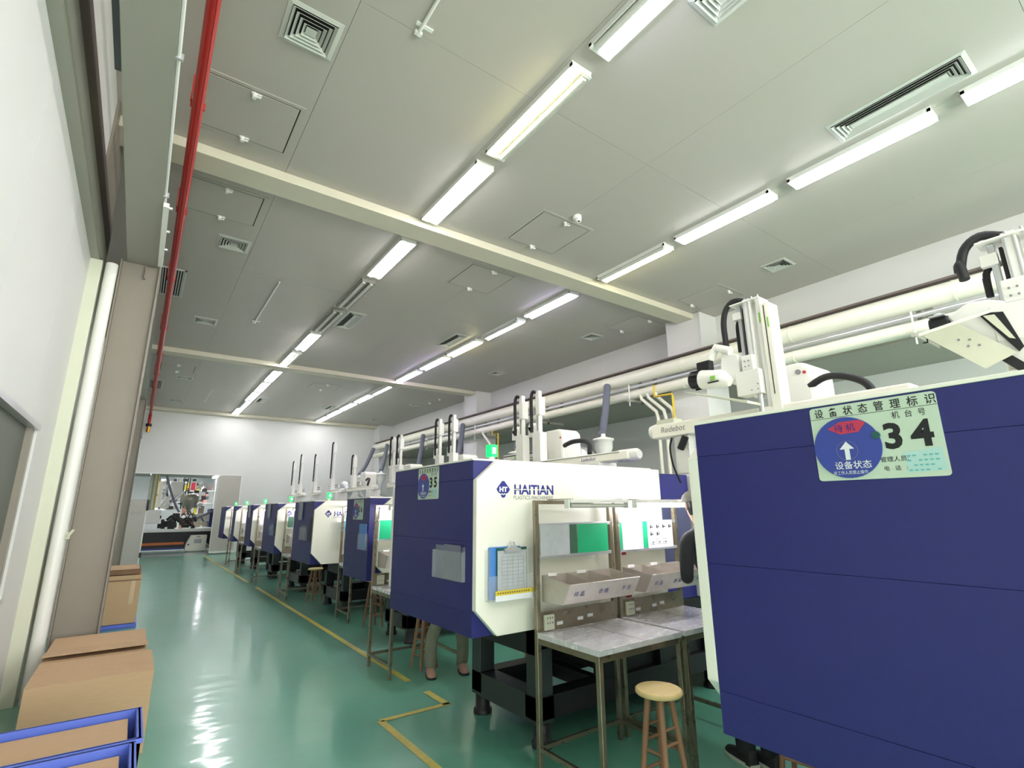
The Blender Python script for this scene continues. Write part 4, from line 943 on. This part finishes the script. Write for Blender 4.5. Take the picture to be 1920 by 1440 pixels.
# ------------------------------------------------------------------ the hall beyond the doorway
y0 = YW+.12
struct('floor_beyond', MB().box(-4, 9, YW, y0+1.0, -.1, -.0005, 'floor2').box(-4, 9, y0+1.0, 36, -.1, -.0005, 'floor')); bpy.data.objects['floor_beyond'].name = 'floor_far'
struct('wall_beyond', MB().box(-4, 9, 36, 36.1, 0, 3.5, 'wall').box(-4.1, -4, y0, 36, 0, 3.5, 'wall').box(9, 9.1, y0, 36, 0, 3.5, 'wall'))
struct('ceiling_beyond', MB().box(-4, 9, y0, 36, 3.5, 3.6, 'columngray'))
for i, (x, y) in enumerate(((.5, 25), (.5, 28), (.5, 31.5), (3.4, 26), (3.4, 29), (3.4, 32.5))):
    t = thing('ceiling_lamp', 'fluorescent lamp in the hall beyond the doorway, %s of six' % ORD[i], 'lamp', (x, y, 3.4), 'lamps in the hall beyond')
    MB().box(x-.12, x+.12, y, y+1.5, 3.42, 3.499, 'reflector').build('housing', t)
    MB().tube([(x-.05, y+.04, 3.39), (x-.05, y+1.46, 3.39)], .045, 'tubebench', 8).build('tube', t); MB().tube([(x+.05, y+.04, 3.39), (x+.05, y+1.46, 3.39)], .045, 'tubebench', 8).build('tube', t)
t = thing('injection_molding_machine', 'long machine seen broadside beyond the doorway with black works on a white rail', 'machine', (1.5, 24.8, 0))
Y1 = 24.5
MB().box(-2.2, 4.2, Y1, Y1+1.3, .09, .74, 'black').build('base_frame', t, .01)
MB().box(-2.2, 4.2, Y1-.03, Y1-.001, .75, .86, 'white').box(-2.2, 4.2, Y1, Y1+1.3, .742, .80, 'white').build('bed_rail', t, .004)
MB().box(-2.0, 1.7, Y1-.015, Y1-.001, .27, .36, 'orange').build('orange_stripe', t)
MB().box(-2.0, 1.8, Y1-.02, Y1-.001, .10, .16, 'navy2').build('blue_skirt', t)
MB().box(-2.0, .28, Y1, Y1+1.2, .88, 1.0, 'black').box(-1.6, .80, Y1+.05, Y1+1.2, 1.08, 1.60, 'white').build('tail_cover', t, .02)
m = MB()
for k in range(26):
    x = .78+random.random()*1.25; z = .86+random.random()*.55; s = .08+random.random()*.16; y = Y1+.1+random.random()*.7
    m.box(x-s/2, x+s/2, y-s/2, y+s/2, max(.86, z-s/2), z+s/2, random.choice(['black', 'black', 'darkframe', 'rubber']))
for k in range(12):
    x = .9+random.random()*1.1; z = 1.0+random.random()*.4
    m.tube([(x, Y1+.02, z), (x+.15, Y1-.03, z+.16), (x+.3, Y1+.02, z-.05)], .018, 'rubber', 6)
m.lathe([(.16, -.02), (.16, .1), (.06, .14)], (1.2, Y1+.05, 1.22), 'darkframe', 18, 'y').build('clamp_works', t)
m = MB()
for x, r in ((1.72, .07), (2.1, .12), (2.33, .10)): m.lathe([(r, -.03), (r, .2)], (x, Y1+.1, 1.02), 'steel', 16, 'y')
m.box(1.5, 1.95, Y1+.05, Y1+.8, 1.0, 1.25, 'brownsteel').build('hydraulic_valves', t)
MB().box(1.9, 2.5, Y1+.1, Y1+1.2, 1.12, 1.42, 'white').build('pump_cover', t, .02)
MB().box(2.48, 3.6, Y1+.02, Y1+1.2, .9, 1.62, 'navy2').build('clamp_cover', t, .01)
MB().lathe([(.05, 0), (.10, .12), (.33, .42), (.33, .62), (.26, .70)], (1.75, Y1+.6, 1.5), 'hopper', 22).build('hopper', t)
m = MB()
for x in (.36, .48): m.tube([(x, Y1+.2, 1.6), (x, Y1+.2, 3.2)], .06, 'cream', 12)
m.tube([(.56, Y1+.2, 1.6), (.56, Y1+.2, 3.2)], .025, 'yellowpipe', 8)
m.build('pipe_stack', t)
MB().tube([(.82, Y1-.1, 2.9), (1.0, Y1-.1, 2.35), (1.25, Y1-.1, 1.75), (1.4, Y1-.1, 1.5)], .04, 'hose', 12).build('feed_hose', t)
MB().tube([(2.0, Y1-.06, 1.24), (2.5, Y1-.06, 1.5), (2.75, Y1-.06, 1.68)], .04, 'hose', 12).build('feed_hose', t)
MB().box(1.0, 1.45, Y1+.5, Y1+.9, 2.15, 2.72, 'white').build('dryer_box', t, .03)
m = MB()
for k, (x, z, dx) in enumerate(((.75, 1.7, .35), (.8, 2.0, .1), (1.0, 1.75, .5))): m.tube([(x, Y1+.15, z), (x+dx, Y1+.2, z+.55)], .03, 'white', 8)
for k in range(110):
    x = .62+random.random()*1.75; z = 1.62+random.random()*1.2; q_ = .03+random.random()*.08; y = Y1+.95+random.random()*.3
    m.box(x-q_, x+q_, y, y+.1, z-q_*.6, z+q_*.6, random.choice(['white', 'white', 'darkframe', 'brownsteel', 'alu', 'cream', 'inkgray']))
for k in range(8):
    x = .65+random.random()*1.3; m.tube([(x, Y1+1.0, 1.62), (x+.1-.3*random.random(), Y1+1.0, 2.9)], .02, random.choice(['darkframe', 'white', 'alu']), 6)
m.box(.62, .75, Y1+.3, Y1+.5, 1.7, 2.7, 'white').box(.9, 1.05, Y1+.35, Y1+.5, 1.65, 2.1, 'white').build('robot_frame', t)
t = thing('chiller_unit', 'cream floor-standing control unit in front of the machine beyond the doorway', 'control unit', (2.1, 24.15, 0))
MB().prism([(1.72, .03), (1.75, .30), (1.88, .62), (2.42, .62), (2.42, .03)], 'y', 24.0, 24.4, 'mcream').build('body', t, .01)
MB().box(2.0, 2.25, 23.994, 24.0, .32, .48, 'graypaper').build('display', t)
MB().box(1.8, 1.85, 23.994, 24.0, .25, .3, 'ink').box(2.05, 2.2, 23.994, 24.0, .55, .57, 'ink').build('button', t)
for x in (1.8, 2.35): MB().tube([(x, 24.05, .03), (x, 24.35, .03)], .03, 'black', 10).build('caster', t)
MB().tube([(2.43, 24.2, .1), (2.52, 24.2, .2), (2.43, 24.2, .3)], .035, 'cream', 8).tube([(2.43, 24.2, .3), (2.54, 24.2, .42), (2.43, 24.2, .5)], .035, 'darkframe', 8).build('hose_loop', t)
t = thing('storage_rack', 'crowded rack with pink and white goods behind the machine beyond the doorway', 'rack', (2.4, 30, 0))
for z in (.6, 1.3, 1.9, 2.5): MB().box(1.7, 4.6, 30, 30.6, z, z+.04, 'white').build('shelf', t)
for x in (1.7, 3.1, 4.56): MB().box(x, x+.04, 30, 30.6, 0, 3.1, 'white').build('upright', t)
for k, (z, sh) in enumerate(((.64, 'lowest'), (1.34, 'second'), (1.94, 'third'), (2.54, 'top'))):
    x = 1.78
    for i in range(9):
        h = .15+random.random()*.3; wd = .1+random.random()*.13; x += random.random()*.06
        mt, cn = random.choice([('pink', 'pinkish'), ('white', 'white'), ('brownsteel', 'brown'), ('cream', 'cream'), ('darkframe', 'dark'), ('yellowlab', 'yellow'), ('redtag', 'red'), ('cart', 'cardboard')])
        if not (3.0 < x+wd and x < 3.15):
            tag(MB().box(x, x+wd, 30.02+random.random()*.3, 30.4, z+.001, z+h, mt).build('stored_box', bevel=.01), '%s box, %s from left on the %s rack shelf beyond the doorway' % (cn, ORD[i], sh), 'box', 'goods on the rack beyond the doorway')
        x += wd+.07

# ------------------------------------------------------------------ people
def skinned(name, verts, edges, radii, parent, mats, pick, levels=2):
    me = bpy.data.meshes.new(name); me.from_pydata([tuple(v) for v in verts], edges, [])
    ob = bpy.data.objects.new(name, me); COL.objects.link(ob)
    sk = ob.modifiers.new('skin', 'SKIN'); ob.modifiers.new('sub', 'SUBSURF').levels = levels
    ob.modifiers['sub'].render_levels = levels
    for i, r in enumerate(radii):
        me.skin_vertices[0].data[i].radius = r if isinstance(r, tuple) else (r, r)
    me.skin_vertices[0].data[0].use_root = True
    bpy.context.view_layer.update()
    dg = bpy.context.evaluated_depsgraph_get()
    nm = bpy.data.meshes.new_from_object(ob.evaluated_get(dg))
    ob.modifiers.clear(); ob.data = nm
    nm.materials.clear()
    for m in mats: nm.materials.append(M[m])
    for p in nm.polygons: p.use_smooth = True; p.material_index = pick(p.center)
    ob.parent = parent; ob.matrix_parent_inverse = Matrix.Translation(-Vector(parent.location))
    return ob
def hand(base, d, side, parent_rot, scale=1.0):
    """vertices for a palm plus five fingers starting at wrist 'base', pointing along d"""
    d = Vector(d).normalized(); s = Vector(side).normalized(); n = d.cross(s).normalized()
    V = []; E = []; Rr = []
    return d, s, n
def person(cx, cy, rot, height, mats, label, lean=0.0, arms=((.22, .28, 1.08), (-.22, .30, 1.08)), feet=((-.10, .05), (.10, -.05)), shoem=('shoe', 'shoe'), cap=None):
    """standing figure facing local +y"""
    k = height/1.65
    t = thing('person', label, 'person', (cx, cy, 0))
    Rm = Matrix.Translation((cx, cy, 0)) @ Matrix.Rotation(rot, 4, 'Z') @ Matrix.Scale(k, 4)
    inv = Rm.inverted()
    V = []; E = []; Rr = []
    def v(p, r, par=None):
        V.append(Rm @ Vector(p)); Rr.append(tuple(a*k for a in r) if isinstance(r, tuple) else r*k)
        if par is not None: E.append((par, len(V)-1))
        return len(V)-1
    pel = v((0, 0, .88), (.145, .105)); wa = v((0, .0+lean*.3, 1.02), (.125, .095), pel); ch = v((0, .01+lean*.7, 1.22), (.15, .105), wa); nb = v((0, lean*.9, 1.36), (.11, .08), ch)
    ne = v((0, .01+lean, 1.42), .05, nb); hb = v((0, .025+lean*1.1, 1.50), (.072, .085), ne); hm = v((0, .03+lean*1.15, 1.56), (.08, .095), hb); ht = v((0, .02+lean*1.15, 1.62), (.05, .06), hm)
    for s, f in zip((-1, 1), feet):
        hip = v((s*.09, 0, .82), .085, pel); kn = v((s*.10+f[0]*.4-s*.04, .02+f[1]*.5, .46), .068, hip)
        cf = v((s*.05+f[0], -.01+f[1]*.9, .30), .066, kn); an = v((s*.05+f[0], -.02+f[1], .09), .064, cf)
        v((s*.05+f[0], -.02+f[1], .05), .05, an)
    for s, a in zip((1, -1), arms):
        sh = v((s*.17, lean*.9, 1.33), .055, nb); el = v((s*.22, .04+lean*.5, 1.08), .042, sh)
        wr_p = Vector(a); wr = v(tuple(wr_p), .027, el)
        d = (wr_p-Vector((s*.22, .04, 1.08))).normalized(); side = d.cross(Vector((0, 0, 1))).normalized(); n = side.cross(d)
        pm = v(tuple(wr_p+d*.045), (.034, .018), wr); kn_ = v(tuple(wr_p+d*.085), (.036, .014), pm)
        for j, (o, ln) in enumerate(((-.030, .065), (-.010, .078), (.011, .072), (.030, .055))):
            b = wr_p+d*.095+side*o; f1 = v(tuple(b), .0088, kn_); f2 = v(tuple(b+d*ln*.5-n*.008), .0082, f1); v(tuple(b+d*ln*.85-n*ln*.4), .007, f2)
        th = v(tuple(wr_p+d*.05-side*s*.035), .0105, pm); v(tuple(wr_p+d*.085-side*s*.052-n*.012), .009, th)
    tro, top, skn = mats
    def pick(c):
        p = inv @ c
        if p.z > 1.43: return 2
        for a in arms:
            if (p-Vector(a)).length < .24 and (p-Vector((0, 0, p.z))).length > .2 and (p-Vector(a)).dot(Vector(a)-Vector((math.copysign(.22, a[0]), .04, 1.08))) > -.01: return 2
        return 0 if p.z < .93 else 1
    body = skinned('body', V, E, Rr, t, [tro, top, skn], pick)
    hc = Rm @ Vector((0, .03+lean*1.15, 1.56)); F = (Rm.to_3x3() @ Vector((0, 1, 0))).normalized(); S = (Rm.to_3x3() @ Vector((1, 0, 0))).normalized()
    def at(x, y, z): return Rm @ Vector((x, .03+lean*1.15+y, 1.56+z))
    m = MB(); a = at(0, .09, .0); m.tube([at(0, .088, .02), at(0, .105, -.015), at(0, .09, -.03)], .01, skn, 8); m.build('nose', t)
    for sx in (-.03, .03): MB().lathe([(.004, -.004), (.009, 0), (.004, .004)], tuple(at(sx, .088, .012)), 'ink', 10, 'y').build('eye', t)
    MB().tube([at(-.02, .088, -.055), at(0, .094, -.057), at(.02, .088, -.055)], .005, 'redtag', 6).build('mouth', t)
    for sx in (-.082, .082): MB().tube([at(sx, .0, .02), at(sx*1.08, -.008, .005), at(sx, -.004, -.03)], .011, skn, 8).build('ear', t)
    # hair: half shell
    hv = []; hf = []; nu, nv = 16, 8
    for i in range(nv+1):
        th_ = PI*.5*i/nv*1.62
        for j in range(nu):
            ph = 2*PI*j/nu; front = math.sin(ph) > .3
            rr = .102; tt = min(th_, .85) if front else th_
            hv.append(at(.9*rr*math.sin(tt)*math.cos(ph), rr*1.12*math.sin(tt)*math.sin(ph)-.008, rr*math.cos(tt)+.005))
    for i in range(nv):
        for j in range(nu): hf.append((i*nu+j, i*nu+(j+1) % nu, (i+1)*nu+(j+1) % nu, (i+1)*nu+j))
    m = MB(); m.add(hv, hf, 'hair', True); m.build('hair', t)
    if cap:
        hv = []; hf = []
        for i in range(7):
            th_ = PI*.5*i/6
            for j in range(20):
                ph = 2*PI*j/20; hv.append(at(.104*math.sin(th_)*math.cos(ph), .12*math.sin(th_)*math.sin(ph)-.005, .085*math.cos(th_)+.03))
        for i in range(6):
            for j in range(20): hf.append((i*20+j, i*20+(j+1) % 20, (i+1)*20+(j+1) % 20, (i+1)*20+j))
        m = MB(); m.add(hv, hf, cap, True)
        m.prism([(-.06, .10), (.06, .10), (.045, .17), (-.045, .17)], 'z', 0, .008, cap)
        nvert = 8; m.v[-nvert:] = [tuple(at(p[0], p[1], p[2]+.03)) for p in m.v[-nvert:]]
        m.build('cap', t)
    for s, f in zip((-1, 1), feet):
        x, y = s*.05+f[0], -.02+f[1]
        m = MB(); vs = []; fs = []; prof = [(-.07, .03, .075), (-.055, .038, .085), (0, .04, .085), (.06, .043, .062), (.12, .045, .045), (.165, .034, .035), (.18, .012, .02)]
        for (yy_, hw, hz) in prof:
            for q_ in range(10):
                an = PI*q_/9; vs.append(Rm @ Vector((x+hw*math.cos(an), y+yy_, .012+hz*math.sin(an)**.7)))
        for i in range(len(prof)-1):
            for q_ in range(9): fs.append((i*10+q_, i*10+q_+1, (i+1)*10+q_+1, (i+1)*10+q_))
        fs.append(tuple(range(10))); fs.append(tuple((len(prof)-1)*10+q_ for q_ in range(9, -1, -1)))
        m.add(vs, fs, shoem[0], True); sh = m.build('shoe', t)
        m = MB(); pts = [(-.075, -.03), (-.075, .03), (0, .044), (.10, .049), (.17, .036), (.186, 0), (.17, -.036), (.10, -.049), (0, -.044)]
        n = len(pts)
        m.add([Rm @ Vector((x+p[1], y+p[0], 0.0)) for p in pts]+[Rm @ Vector((x+p[1], y+p[0], .02)) for p in pts], [tuple(range(n))[::-1], tuple(range(n, 2*n))]+[(i, (i+1) % n, n+(i+1) % n, n+i) for i in range(n)], shoem[1])
        m.build('sole', sh)
    return t
person(2.59, 4.68, math.radians(160), 1.62, ('khaki', 'blackcloth', 'skin'), 'person in grey trousers and tan shoes standing behind the navy panel of the second machine', feet=((-.11, -.02), (.11, .02)), arms=((.2, .25, 1.02), (-.2, .28, 1.02)), shoem=('shoe', 'shoeblack'))
person(3.06, 1.93, math.radians(-20), 1.60, ('blackcloth', 'blackcloth', 'skin'), 'person in dark clothes and grey cap working at the bench behind the big navy panel', lean=.22, arms=((.24, .46, 1.0), (.05, .53, 1.12)), feet=((.14, .16), (.14, .06)), shoem=('shoeblack', 'shoewhite'), cap='cap')
